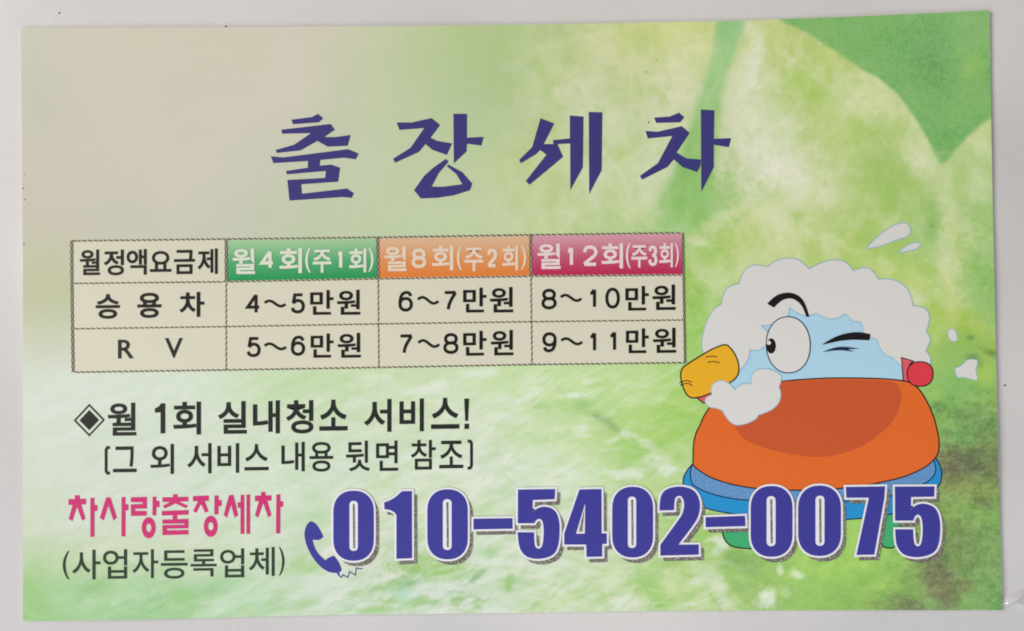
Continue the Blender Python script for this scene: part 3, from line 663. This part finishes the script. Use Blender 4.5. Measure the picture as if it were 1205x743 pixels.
def line_of(fr, items, bold, mat, parent, z):
    ox, oy, k = fr
    for it in items:
        ch, x0, y0, x1, y1 = it[:5]
        b = it[5] if len(it) > 5 else bold
        if ch in DG:
            pale = mat.name.startswith('pale')
            digit(ch, (ox + x0 / k, oy + y0 / k, ox + x1 / k, oy + y1 / k), 2.0 if pale and x1 - x0 > 36 or ch == '1' and pale else (1.78 if not pale else 1.8), mat, parent, z); continue
        letter(ch, (ox + x0 / k, oy + y0 / k, ox + x1 / k, oy + y1 / k), b, mat, parent, z)

# ------------------------------------------------------------------ title
G = frame(300, 110, 4.017); Hf = frame(590, 110, 4.017)
def title(polys):
    s = Sheet()
    for i, p in enumerate(polys): s.fill([p], (30 + 2 * i) * UM)
    s.make('title_character', M['title_ink'], card)
title([G([(172,125),(270,112),(297,97),(323,118),(302,137),(180,146)]),
       G([(125,172),(358,145),(377,172),(328,207),(380,207),(452,197),(438,248),(343,252),(295,225),(215,270),(103,282),(98,268),(185,243),(265,188),(128,191)]),
       G([(75,298),(135,303),(440,264),(490,285),(476,312),(420,304),(308,315),(306,342),(360,337),(402,352),(393,418),(218,430),(222,475),(435,450),(467,472),(457,494),(413,490),(163,507),(153,410),(332,400),(335,367),(150,383),(147,367),(250,352),(250,320),(87,330)])])
title([G([(670,138),(740,138),(835,117),(875,150),(830,210),(862,225),(932,237),(907,291),(840,268),(806,240),(775,277),(663,328),(652,310),(735,258),(800,164),(683,173)]),
       G([(938,97),(1002,97),(1002,210),(1081,206),(1070,247),(1002,238),(1000,275),(940,331)]),
       G([(902,310),(915,323),(868,378),(835,441),(890,442),(980,430),(952,382),(907,345),(912,336),(980,373),(1027,427),(1017,458),(940,482),(860,494),(783,497),(752,458),(800,390),(845,350)])])
title([Hf([(185,118),(250,143),(200,240),(265,240),(292,300),(230,352),(133,432),(115,415),(213,290),(183,268),(165,287),(93,330),(84,315),(145,255)]),
       Hf([(323,105),(388,110),(385,350),(326,457),(325,237),(270,240),(247,242),(243,222),(324,213)]),
       Hf([(413,88),(477,90),(474,363),(415,476)])])
title([Hf([(722,115),(795,110),(840,92),(865,113),(845,137),(732,140)]),
       Hf([(681,178),(740,182),(852,155),(890,187),(828,280),(875,308),(943,313),(940,345),(925,372),(855,348),(815,312),(785,348),(665,408),(655,390),(740,330),(808,202),(692,213)]),
       Hf([(943,77),(1007,80),(1004,215),(1086,212),(1075,255),(1004,243),(1004,350),(945,466)])])
for x_, y_, r_ in ((763.4, 144.2, .85), (773.4, 70.2, .6), (760.6, 84.8, .55), (26.8, 222, .8), (29.4, 235, .7), (28.2, 288, .8), (34, 240, .5), (29, 205, .6)):
    Sheet().fill([ellipse(x_, y_, r_ * 1.1, r_, 8)], 30 * UM).make('ink_speck', M['black_ink'] if x_ > 100 else M['rope_dark'], card)

# ------------------------------------------------------------------ price table
TL, TR_, BR_, BL_ = (84.3, 283.8), (803.6, 274.2), (806.2, 427.0), (86.0, 438.2)
HOR = [[(84.3,283.8),(266.1,281.6),(444.4,279.6),(624.4,276.6),(803.6,274.2)],
       [(84.6,333.8),(266.1,331.8),(445.0,328.4),(624.8,325.4),(804.4,323.8)],
       [(85.2,387.2),(266.1,384.6),(445.4,381.4),(625.4,378.8),(805.4,376.8)],
       [(86.0,438.2),(266.1,435.6),(445.8,432.6),(626.0,429.2),(806.2,427.0)]]
tb = Sheet().fill([HOR[0] + HOR[3][::-1]], 20 * UM).make('price_table', M['cell'], card)
def cellpoly(r, c, i=0.6):
    a, b_, d, e = HOR[r][c], HOR[r][c + 1], HOR[r + 1][c + 1], HOR[r + 1][c]
    return [(a[0] + i, a[1] + i), (b_[0] - i, b_[1] + i), (d[0] - i, d[1] - i), (e[0] + i, e[1] - i)]
rows_n = ['cell']
for r in range(3):
    for c in range(4):
        if r == 0 and c > 0: continue
        Sheet().fill([cellpoly(r, c)], 24 * UM).make('table_cell', M['cell'], tb)
for c, (t, b_, sc, lb) in enumerate([((158,192,150),(36,140,80),.12,'green fading header cell'), ((206,174,142),(212,118,52),.34,'orange fading header cell'), ((200,150,160),(174,40,80),.40,'magenta fading header cell')]):
    p = cellpoly(0, c + 1, 1.2)
    yt = to_plane([p[0]], 0)[0][1]; yb = to_plane([p[3]], 0)[0][1]
    o = Sheet().fill([p], 28 * UM).make('header_cell', gradient_mat('header_ink_%s' % lb.split()[0], t, b_, yt, yb, sc), tb)
    o['label'] = lb
def rope(pts, w, z, strong=True):
    # twisted cord rule: grey base with two dark strands winding round it
    P = [];
    for a, b_ in zip(pts[:-1], pts[1:]):
        n = max(2, int(math.hypot(b_[0] - a[0], b_[1] - a[1]) / 0.9))
        P += [(a[0] + (b_[0] - a[0]) * i / n, a[1] + (b_[1] - a[1]) * i / n) for i in range(n)]
    P.append(pts[-1])
    dx = pts[-1][0] - pts[0][0]; dy = pts[-1][1] - pts[0][1]; L = math.hypot(dx, dy); nx, ny = -dy / L, dx / L
    wide = w > 1.2
    Sheet().stroke(P[::12] + [P[-1]], w * (.95 if wide else .62), z).make('border_line', M['rope_grey'] if wide else M['rope_base'], tb)
    st = Sheet(); ph = random.random() * 6
    if wide:
        # two strands twisting round each other
        for k, sg in enumerate((1, -1)):
            q = []
            for i, p in enumerate(P):
                d = sg * w * 0.9 * math.sin(i * 0.9 * math.pi / 7.4 + ph + .25 * math.sin(i * .31))
                q.append((p[0] + nx * d, p[1] + ny * d))
            st.stroke(q, .42, z + (2 + 1.5 * k) * UM)
    else:
        # a chain of short slanting dashes
        t = random.random() * 3; k = 0
        seg = [math.hypot(b_[0] - a[0], b_[1] - a[1]) for a, b_ in zip(pts[:-1], pts[1:])]
        tot = sum(seg); cum = np.concatenate([[0], np.cumsum(seg)])
        xs_ = [p[0] for p in pts]; ys_ = [p[1] for p in pts]
        while t < tot - 2:
            e = min(tot, t + 5.6 + random.uniform(-.8, .8)); q = []
            for f in (0, .35, .65, 1):
                u = t + (e - t) * f; d = (f - .5) * 1.5 * w
                q.append((float(np.interp(u, cum, xs_)) + nx * d, float(np.interp(u, cum, ys_)) + ny * d))
            st.stroke(q, lambda f: .34 + .42 * w * math.sin(math.pi * f), z + (2 + (k % 2)) * UM)
            t = e + random.uniform(.3, 1.0); k += 1
    st.make('border_strand', M['rope_dark'], tb)
random.seed(4)
rope(HOR[0], 1.15, 36 * UM); rope(HOR[1], 1.05, 42 * UM); rope(HOR[2], .95, 42 * UM); rope(HOR[3], 1.15, 36 * UM)
rope([HOR[i][0] for i in range(4)], 1.75, 48 * UM)
rope([HOR[i][1] for i in (0, 1)], 1.75, 48 * UM); rope([HOR[i][1] for i in (1, 2, 3)], .95, 48 * UM)
rope([HOR[i][2] for i in (0, 1)], 1.75, 48 * UM); rope([HOR[i][2] for i in (1, 2, 3)], .95, 48 * UM)
rope([HOR[i][3] for i in (0, 1)], 1.75, 48 * UM); rope([HOR[i][3] for i in (1, 2, 3)], .95, 48 * UM)
rope([HOR[i][4] for i in range(4)], 1.3, 48 * UM)

A = (70, 265, 3.171); B = (430, 265, 3.09)
Z = 56 * UM
line_of(A, [('월',75,92,150,187),('정',165,92,240,188),('액',250,90,325,186),('요',337,97,417,175),('금',427,93,505,183),('제',515,88,590,183)], .018, M['black_ink'], tb, Z)
HB = .022
line_of(A, [('월',645,88,730,183,.022),('4',748,93,803,166),('회',820,86,905,180),('(',917,85,938,178,.012),('주',945,92,1015,178),('1',1035,93,1057,165),('회',1080,87,1145,177,.022),(')',1152,85,1172,174,.012)], HB, M['header_ink'], tb, Z)
line_of(B, [('월',68,78,150,168,.022),('8',168,85,222,157),('회',242,75,320,165),('(',333,75,352,165,.012),('주',360,82,430,168),('2',442,85,480,154),('회',497,75,555,165,.022),(')',565,72,585,163,.012)], HB, M['header_ink_warm'], tb, Z)
line_of(B, [('월',625,68,710,160,.022),('1',730,77,757,151),('2',790,74,845,149),('회',858,66,937,158),('(',947,65,965,157,.012),('주',967,73,1025,155),('3',1028,74,1062,149),('회',1068,66,1118,154,.022),(')',1125,65,1140,152,.012)], HB, M['header_ink_pink'], tb, Z)
line_of(A, [('승',135,258,225,350),('용',290,253,380,347),('차',447,250,540,343)], .024, M['black_ink'], tb, Z)
line_of(A, [('4',695,255,750,332,.008),('~',765,278,843,308),('5',863,255,915,330,.008),('만',935,243,1022,335),('원',1035,242,1122,335)], .018, M['black_ink'], tb, Z)
line_of(A, [('R',218,428,277,498,.012),('V',393,422,460,496,.012)], .0, M['grey_ink'], tb, Z)
line_of(A, [('5',698,418,750,493,.006),('~',765,438,845,468),('6',863,413,916,488,.006),('만',937,405,1022,495),('원',1037,403,1124,495)], .018, M['black_ink'], tb, Z)
line_of(B, [('6',120,240,172,315,.008),('~',190,258,265,290),('7',283,240,333,312,.008),('만',355,228,440,318),('원',452,226,537,318)], .018, M['black_ink'], tb, Z)
line_of(B, [('8',640,232,695,307,.008),('~',710,250,785,280),('1',812,230,840,303,.008),('0',872,228,925,304,.008),('만',945,222,1030,311),('원',1043,217,1128,309)], .018, M['black_ink'], tb, Z)
line_of(B, [('7',122,398,173,470,.008),('~',192,415,268,447),('8',283,393,338,469,.008),('만',355,385,440,475),('원',455,382,538,474)], .018, M['black_ink'], tb, Z)
line_of(B, [('9',643,390,695,463,.008),('~',712,408,788,438),('1',813,388,840,461,.008),('1',885,385,913,459,.008),('만',947,376,1030,466),('원',1045,374,1130,465)], .018, M['black_ink'], tb, Z)

# ------------------------------------------------------------------ service lines
Cf = (70, 460, 3.231); Df = (310, 460, 3.231)
line_of(Cf, [('월',183,46,292,171,.020),('회',432,42,538,167),('실',602,40,712,164)], .022, M['grey_ink'], card, 30 * UM)
line_of((70, 460, 3.231), [('내',735,37,838,163,.022)], .022, M['grey_ink'], card, 30 * UM)
line_of(Df, [('청',85,36,190,163),('소',212,34,320,152),('서',382,32,487,157),('비',517,30,610,155),('스',637,27,745,145)], .022, M['grey_ink'], card, 30 * UM)
fC = frame(*Cf); fD = frame(*Df)
Sheet().fill([fC([(385,48),(402,48),(402,162),(384,163),(384,82),(363,84),(362,68),(380,58)])], 30 * UM).make('letter', M['grey_ink'], card)
Sheet().fill([fD([(763,30),(782,30),(778,115),(767,115)])], 30 * UM).fill([fD([(764,126),(782,125),(782,145),(764,146)])], 30 * UM).make('exclamation_mark', M['grey_ink'], card)
dm = Sheet(); c = fC([(113, 112)])[0]
dm.stroke([(c[0] - 17.0, c[1] + .3), (c[0], c[1] - 17.8), (c[0] + 17.0, c[1] - .3), (c[0], c[1] + 17.8)], 1.0, 30 * UM, closed=True)
dm.fill([[(c[0] - 11.6, c[1] + .2), (c[0], c[1] - 12), (c[0] + 11.6, c[1] - .2), (c[0], c[1] + 12)]], 30 * UM).make('diamond_bullet', M['grey_ink'], card)
line_of(Cf, [('그',203,212,293,310),('외',345,203,435,317),('서',485,200,578,315),('비',600,200,683,313),('스',703,203,795,303)], .014, M['grey_ink'], card, 30 * UM)
line_of(Df, [('내',68,195,157,307),('용',175,195,265,308),('뒷',313,190,405,306),('면',428,190,512,305),('참',560,187,655,300),('조',668,190,760,295)], .012, M['grey_ink'], card, 30 * UM)
Sheet().stroke(fC([(192,216),(182,216),(177,224),(177,306),(182,314),(192,313)]), 1.7, 30 * UM).make('bracket', M['grey_ink'], card)
Sheet().stroke(fD([(776,192),(786,192),(791,200),(791,285),(786,294),(776,295)]), 1.7, 30 * UM).make('bracket', M['grey_ink'], card)
line_of(Cf, [('(',12,610,38,717,.004),('사',48,605,155,718),('업',165,603,257,715),('자',277,603,375,713),('등',385,607,487,715),('록',498,603,597,707),('업',610,600,702,710),('체',720,595,818,705)], .008, M['green_black_ink'], card, 30 * UM)
line_of(Df, [(')',58,595,80,703,.004)], .0, M['green_black_ink'], card, 30 * UM)

# ------------------------------------------------------------------ magenta business name
E = frame(70, 565, 8.607); F = frame(200, 565, 8.607)
def rect(a, b_, c, d, k=0.0): return [(a, b_), (c, b_ - (c - a) * .0125), (c - k, d), (a - k, d)]
def pink(fr, polys, rings=()):
    s = Sheet()
    for i, p in enumerate(polys): s.fill([fr(p)], (30 + 1.5 * i) * UM)
    for (cx, cy, rx, ry, ix, iy) in rings:
        s.fill([fr(ellipse(cx, cy, rx, ry, 36)), fr(ellipse(cx, cy, ix, iy, 24))], 38 * UM)
    s.make('name_character', M['pink_ink'], card)
pink(E, [rect(155,155,205,200), [(90,195),(268,190),(268,248),(90,254)], [(133,250),(178,250),(178,268),(130,418),(93,395)], [(176,268),(176,250),(218,248),(262,393),(228,415)], [(312,183),(352,181),(352,252),(383,256),(383,312),(353,318),(352,577),(312,577)]])
pink(E, [[(472,178),(515,176),(582,382),(545,412),(495,258),(447,412),(408,383)], [(628,175),(668,173),(668,248),(697,246),(697,308),(668,308),(667,572),(627,573)]])
pink(E, [[(722,176),(885,172),(885,290),(765,292),(765,313),(882,315),(882,362),(724,366),(722,248),(840,243),(843,227),(722,224)], [(943,170),(980,169),(980,213),(1012,212),(1012,275),(982,276),(979,360),(941,360)]], [(902,485,70,107,27,43)])
pink(E, [rect(1150,145,1195,178), [(1042,177),(1305,171),(1305,218),(1042,224)], [(1120,222),(1180,222),(1175,238),(1068,290),(1043,265)], [(1174,238),(1168,222),(1210,220),(1301,262),(1279,287)],
         [(1035,315),(1307,305),(1307,352),(1191,356),(1191,398),(1305,394),(1305,490),(1087,494),(1087,512),(1305,507),(1305,552),(1042,560),(1042,458),(1264,454),(1264,441),(1042,444),(1042,402),(1146,400),(1146,358),(1036,361)]])
pink(F, [[(232,163),(393,158),(393,212),(232,218)], [(283,216),(315,216),(315,242),(265,335),(233,315)], [(313,242),(313,216),(352,215),(390,320),(357,333)], [(450,158),(492,157),(492,206),(522,205),(522,264),(492,266),(489,350),(448,350)]], [(412,470,70,107,27,43)])
pink(F, [[(597,154),(643,152),(690,358),(655,385),(618,250),(578,385),(543,357)], [(715,152),(752,151),(752,547),(714,548),(714,283),(687,281),(685,229),(715,226)], [(775,149),(811,148),(811,545),(774,546)]])
pink(F, [rect(922,122,967,158), [(860,160),(1028,155),(1028,210),(860,216)], [(900,214),(945,214),(945,232),(893,383),(860,357)], [(943,232),(943,214),(985,212),(1027,355),(995,382)], [(1077,147),(1117,146),(1117,217),(1145,216),(1145,273),(1117,275),(1116,541),(1074,542)]])

# ------------------------------------------------------------------ foamy cartoon figure
T1 = frame(795, 290, 6.756); T2 = frame(945, 290, 6.756); T3 = frame(795, 390, 6.756); T4 = frame(945, 390, 6.756)
T5 = frame(795, 490, 6.756); T6 = frame(955, 490, 6.756); T7 = frame(1010, 250, 6.756); T8 = frame(1045, 370, 6.756)
fig = Sheet().fill([[(866,372),(930,352),(1040,362),(1062,420),(1064,452),(1000,460),(860,470),(848,456),(862,440)]], 20 * UM).make('cartoon_figure', M['face'], card)
def fpart(name, loops, mat, z, line=None, hw=.7, lm=None):
    s = Sheet().fill(loops, z * UM); o = s.make(name, mat, fig)
    if line is not None:
        t = Sheet()
        for l in loops: t.stroke(l, hw, (z + 1) * UM, closed=True)
        t.make('outline', lm or M['line'], fig)
    return o
footL = rounded([(848.5,612),(849.6,628,1),(855,640,1),(868,646,1),(905,646.5),(905,610)])
footR = rounded([(1028,600),(1034,640,1),(1044,646,1),(1058,644,1),(1066,600)])
for f_ in (footL, footR): fpart('foot', [f_], M['green'], 14, True, .8)
base = catmull([(814,547.5),(807.5,555.5),(804,565),(806,580),(818,592),(833,599),(860,604.5),(900,610),(950,612.5),(998,611.3),(1040,607),(1080,594),(1103,574),(1107.8,562),(1107.3,552),(1104,544),(1100.5,538.5),(1060,540),(960,560),(860,555)], n=4, cusps=(0, 16))
fpart('lower_body', [base], M['blue'], 22, True, .75, M['navy_line'])
band = catmull([(814,547),(812.6,556),(813.2,565),(817.4,572),(832,579.5),(854.2,585.5),(880,589),(925,591),(975,591),(1030,587),(1065,579),(1089,568.4),(1098,561),(1101,553.5),(1100.4,547),(1098.5,541),(1050,545),(950,560),(860,555)], n=4, cusps=(0, 15))
fpart('waist_band', [band], M['band'], 26, True, .7, M['navy_line'])
body = catmull([(847,468),(838,475),(834.2,480.6),(828.3,490),(824,500),(819.4,509.2),(816.6,520),(815.8,530),(815.4,547.7),(824.6,555.1),(839.4,563.3),(861.6,570.2),(886.8,574.7),(906,576.4),(930,577),(960,577),(984.6,575.3),(1014.2,572),(1033.4,568.4),(1064.5,561),(1088.2,550),(1100.8,538.8),(1104.8,528.5),(1104.5,515.2),(1102,503),(1098.4,490),(1091.5,474.4),(1082,459),(1072.3,451.4),(1061.9,448.2),(1033.8,445.7),(982,445.0),(945,446.7),(917.9,449.2),(880,454)], n=4, cusps=(8,))
fpart('body', [body], M['orange'], 32, True, .75)
shade = catmull([(868,480),(864.6,498),(868,508),(878,518),(898.6,527),(928.2,534.2),(955,537.8),(977,536.8),(1000,531),(1018,523),(1037.9,508.5),(1050,496),(1057.5,482),(1060.5,467),(1058.5,457),(1052,450.5),(1033,447.8),(982,446.9),(945,448.2),(910,452)], n=4)
o = fpart('body_patch', [shade], M['dark_orange'], 36)
# red knob
fpart('ear_wedge', [T4([(783,210),(878,238),(850,260),(835,300),(840,360),(858,412),(797,390)])], M['tongue'], 60, True, .6)
fpart('ear', [T4(ellipse(930, 340, 102, 97, 32, 2.35))], M['red'], 63, True, .7)
# the upper foam with its scalloped rim
foam_pts = [(829,416),(825.9,405),(826.6,397),(829.6,384.7),(834.4,373),(840.9,363.6),(848.6,358.9),
 (851.8,346.4),(857.5,337.8),(869.8,334.4),(873.0,324),(880.1,315.2),(889.7,312.2),(903,314.2),(912.4,307.8),(922.6,304.5),(934.1,304.4),(943.4,308.6),(952.2,316.8),
 (965.7,310),(982,306),(995.3,308.9),(1004.7,319.4),(1015.5,315.3),(1024.9,317.4),(1034.3,328.8),(1050,329.2),(1063.4,335.9),(1070.8,346.2),(1074.5,360.2),
 (1084.1,361.5),(1091,365.8),(1093.6,375.8),(1089.8,391.0),(1094.6,399.4),(1089.4,413.2),(1094.6,420.3),(1095,428),(1075,436),(1060.4,431),
 (1051,421.8),(1040.5,416.2),(1034.2,407),(1032.2,400.4),(1024.6,397.4),(1016.5,393.5),(1013.6,380.4),(1004.2,378.9),(994.6,369.4),(985.5,374.2),(974.6,375.3),(961,368.9),
 (952.4,371.3),(943,371),(929,362.3),(926.5,373),(915,380),(908.2,382.2),(895.7,383.4),(904,392),(906,400),(899,408.3),(891.2,412.4),(882.3,411.3),(881,421),(876,430),(868,436),(850,430)]
cu = (6, 9, 13, 18, 22, 25, 29, 33, 35, 37, 39, 40, 44, 47, 48, 51, 54, 58, 63)
fo = catmull(foam_pts, n=5, cusps=cu)
fpart('foam', [fo], M['foam'], 44, True, .55, M['foam_line'])
# beak, tongue
fpart('tongue', [catmull(T3([(172,522),(195,550),(235,572),(270,560),(300,500),(240,495)]), n=4)], M['tongue'], 47, True, .7)
beak = catmull(T3([(385,108),(425,122),(470,180),(498,250),(502,320),(478,372),(425,412),(350,455),(280,492),(205,520),(130,530),(90,503),(62,450),(42,370),(48,308),(82,270),(200,195),(300,138)]), n=4)
fpart('beak', [beak], M['yellow'], 50, True, .8)
wr = Sheet()
for q in ([(240,205),(290,199),(333,204)], [(253,247),(305,241),(350,251)], [(28,412),(80,392),(130,404)], [(35,432),(88,414),(137,433)]):
    wr.stroke(catmull(T3(q), closed=False, n=5), .55, 53 * UM)
wr.make('beak_wrinkles', M['line'], fig)
# the handful of foam under the beak
lf_pts = T3([(240,575),(236,545),(258,518),(290,505),(282,470),(292,430),(325,400),(370,393),(425,415),(470,465),(510,430),(555,417),(602,420),(598,380),(615,335),(655,306),(730,300),(800,325),(838,350),(838,395),(822,440),(836,495),(824,560),(780,612),(720,645),(660,665),(640,695),(598,720),(545,738),(490,746),(440,725),(400,680),(372,632),(320,611),(272,604)])
fpart('foam', [catmull(lf_pts, n=4, cusps=(3, 9, 12, 20, 25, 32))], M['foam'], 56, True, .5, M['foam_line'])
# eyes and brows
fpart('eye', [ellipse(927.6, 406.0, 25.8, 33.0, 48, 2.12, math.radians(-2))], M['foam'], 60, True, .6, M['navy_line'])
fpart('pupil', [T3(ellipse(760, 117, 38, 61, 30))], M['line'], 63)
fpart('pupil_glint', [T3(ellipse(741, 92, 17, 17, 14))], M['foam'], 65)
fpart('eyebrow', [rounded(T1([(728,457),(780,400,1),(850,370,1),(930,368,1),(1000,404,1),(1042,480,1),(1063,560),(1038,560),(1020,500,1),(985,448,1),(930,414,1),(880,416,1),(830,438,1),(782,488)]))], M['line'], 66)
fpart('eyebrow', [rounded(T4([(150,108),(220,60,1),(320,20,1),(420,6,1),(480,10,1),(537,24),(527,72),(470,70,1),(400,66,1),(300,75,1),(220,92,1)]))], M['line'], 66)
fpart('winking_eye', [rounded(T4([(155,165),(240,130,1),(340,120,1),(446,140),(400,142,1),(340,140,1),(412,166),(330,150,1),(240,152,1)]))], M['navy_line'], 66)
# flung drops
for q in (T7([(63,290),(120,225),(200,158),(280,105),(350,85),(390,92),(412,130),(410,168),(380,195),(300,222),(180,268)]), T7([(318,322),(370,275),(440,243),(488,245),(490,268),(460,290),(400,308)])):
    fpart('foam_drop', [catmull(q, n=3, cusps=(0,))], M['foam'], 20, True, .55, M['foam_line'])
for q, cq in ((T8([(495,118),(530,125),(548,180),(540,215),(505,210),(480,180),(475,140)]), ()), (T8([(530,430),(570,415),(600,392),(625,365),(665,358),(705,362),(712,385),(698,440),(704,480),(712,518),(690,524),(600,500),(555,503),(538,470)]), (0, 5, 9))):
    fpart('foam_drop', [catmull(q, n=4, cusps=cq)], M['foam'], 20, True, .4, M['foam_line'])

# ------------------------------------------------------------------ telephone number
I = frame(370, 560, 4.82); J = frame(590, 560, 4.463); K = frame(840, 560, 4.155)
def zero(fr, x0, y0, x1, y1, hx0, hy0, hx1, hy1):
    cx, cy = (x0 + x1) / 2, (y0 + y1) / 2
    def rr(a, b_, c_, d_, rx, ry, n=9, p=2.25):
        o = []
        for (ux, uy, st) in ((c_ - rx, b_ + ry, -90), (c_ - rx, d_ - ry, 0), (a + rx, d_ - ry, 90), (a + rx, b_ + ry, 180)):
            for k in range(n):
                t = math.radians(st + 90 * k / (n - 1)); cc, ss = math.cos(t), math.sin(t)
                o.append((ux + rx * math.copysign(abs(cc) ** (2 / p), cc), uy + ry * math.copysign(abs(ss) ** (2 / p), ss)))
        return o
    w = (x1 - x0) / 2 - .5; hw = (hx1 - hx0) / 2 - .5
    return [fr(rr(x0, y0, x1, y1, w, w * 1.05)), fr(rr(hx0, hy0, hx1, hy1, hw, hw, 6))]
DIG = []
DIG.append(('digit', zero(I, 107, 85, 337, 483, 198, 143, 246, 427)))
DIG.append(('digit', [rounded(I([(553,87),(554,468),(465,472),(465,225),(450,196,1),(397,190),(395,152),(450,135,1),(495,88)]))]))
DIG.append(('digit', zero(I, 640, 77, 870, 475, 728, 133, 778, 422)))
DIG.append(('hyphen', [I([(902,244),(1124,241),(1124,301),(902,305)])]))
DIG.append(('digit', [rounded(J([(87,73),(283,70),(280,124),(165,128),(165,192),(188,168,1),(235,160,1),(285,180,1),(305,235,1),(307,300,1),(300,370,1),(275,420,1),(205,440,1),(135,432,1),(97,390,1),(86,330,1),(86,297),(172,297),(173,350,1),(180,382,1),(208,384,1),(220,350,1),(223,270,1),(213,228,1),(185,226,1),(173,250),(86,250)]))]))
DIG.append(('digit', [J([(410,72),(526,70),(527,303),(554,303),(554,358),(530,359),(530,425),(447,427),(445,362),(330,362),(330,303)]), J([(440,145),(438,304),(392,305)])]))
DIG.append(('digit', zero(J, 582, 58, 797, 430, 664, 110, 708, 380)))
DIG.append(('digit', [rounded(J([(830,183),(831,120,1),(855,72,1),(935,52,1),(1015,72,1),(1046,135,1),(1040,205,1),(1010,260,1),(930,362),(1037,361),(1037,415),(835,420),(835,362),(925,240,1),(955,195,1),(962,140,1),(945,103,1),(915,110,1),(908,140,1),(907,181)]))]))
DIG.append(('hyphen', [K([(-41,203),(153,196),(155,247),(-40,252)])]))
DIG.append(('digit', zero(K, 180, 50, 385, 397, 258, 100, 302, 345)))
DIG.append(('digit', zero(K, 412, 48, 622, 393, 497, 98, 541, 343)))
DIG.append(('digit', [K([(645,55),(838,52),(834,110),(785,386),(697,388),(758,108),(648,108)])]))
DIG.append(('digit', [rounded(K([(885,53),(1080,52),(1078,103),(965,105),(965,165),(985,142,1),(1030,134,1),(1082,152,1),(1105,200,1),(1109,260,1),(1103,330,1),(1080,380,1),(1005,402,1),(930,392,1),(895,350,1),(887,300,1),(887,262),(975,262),(976,310,1),(985,345,1),(1010,345,1),(1020,305,1),(1022,240,1),(1012,192,1),(985,190,1),(975,220),(886,220)]))]))
pn = Sheet()
for i, (nm, loops) in enumerate(DIG):
    zer = nm == 'digit' and len(loops) == 2 and len(loops[1]) > 6
    pn.fill(loops[:1] if zer else loops, (84 + .8 * i) * UM)
    for l in (loops[:1] if zer else loops): pn.stroke(l, 2.35, (85 + .8 * i) * UM, closed=True)
pn = pn.make('phone_number', M['white_edge'], card)
sh = Sheet()
for i, (nm, loops) in enumerate(DIG):
    off = [[(x + 4.6, y + 5.4) for x, y in [q[:2] for q in l]] for l in loops]
    sh.fill(off, (70 + .8 * i) * UM)
    for l in off: sh.stroke(l, 1.0, (71 + .8 * i) * UM, closed=True)
for nm, loops in DIG:
    if len(loops) == 2 and len(loops[1]) > 6:
        h_ = np.array([q[:2] for q in loops[1]]); cx = h_[:, 0].mean() + .5; a_, b_ = h_[:, 1].min() + 3.6, h_[:, 1].max() - 3.2
        sh.stroke([(cx - .3, a_), (cx, (a_ + b_) / 2), (cx + .2, b_)], 1.25, 97 * UM)
sh = sh.make('drop_shadow_print', M['shadow'], pn)
for nm, loops in DIG:
    Sheet().fill(loops, 100 * UM).make(nm, M['phone_ink'], pn)
Q = frame(350, 600, 8.256)
Sheet().fill([rounded(Q([(128,112),(165,122,1),(215,180,1),(252,262),(225,290,1),(190,297,1),(148,292),(155,340,1),(195,425,1),(268,492),(300,465,1),(352,447),(392,490,1),(425,560,1),(430,590),(405,612),(412,642,1),(395,640,1),(380,615),(310,615,1),(220,555,1),(135,450,1),(80,330,1),(65,240,1),(75,180,1),(100,130,1)]))], 30 * UM).make('telephone_receiver', M['phone_ink'], card)
Sheet().stroke(Q([(395,635),(428,657),(440,632),(490,660),(505,602),(563,636),(570,565),(600,575),(634,570)]), .58, 34 * UM).make('telephone_cord', M['title_ink'], card)

# ------------------------------------------------------------------ specks on the desk
for (x, y, r, lb) in ((69.5, 15.4, 1.15, 'tiny dark speck on the desk above the upper left corner of the card'),
                      (266, 31.2, 1.0, 'tiny dark speck at the top edge of the card, right of the corner'),
                      (1183, 453.8, .9, 'tiny brown speck on the desk beside the right edge of the card')):
    zz = 45 * UM if y < 31.8 and x == 266 else -CARD_T + 25 * UM
    c0 = to_plane([(x, y)], -CARD_T)[0]
    me = bpy.data.meshes.new('speck')
    import bmesh
    bm = bmesh.new(); bmesh.ops.create_icosphere(bm, subdivisions=2, radius=r * 0.000073)
    for v in bm.verts:
        v.co.z *= .5; v.co.x *= 1.3; v.co *= 1 + .2 * math.sin(v.co.x * 9e4 + v.co.y * 7e4)
    bm.to_mesh(me); bm.free(); me.materials.append(M['speck'])
    o = bpy.data.objects.new('speck', me); C.objects.link(o)
    o.location = (c0[0], c0[1], -CARD_T - 0.00009 if x != 266 else 0.00001)
    if x == 266:
        c1 = to_plane([(x, y)], 0.00001)[0]; o.location = (c1[0], c1[1], 0.00002)
    o['label'] = lb; o['category'] = 'speck'
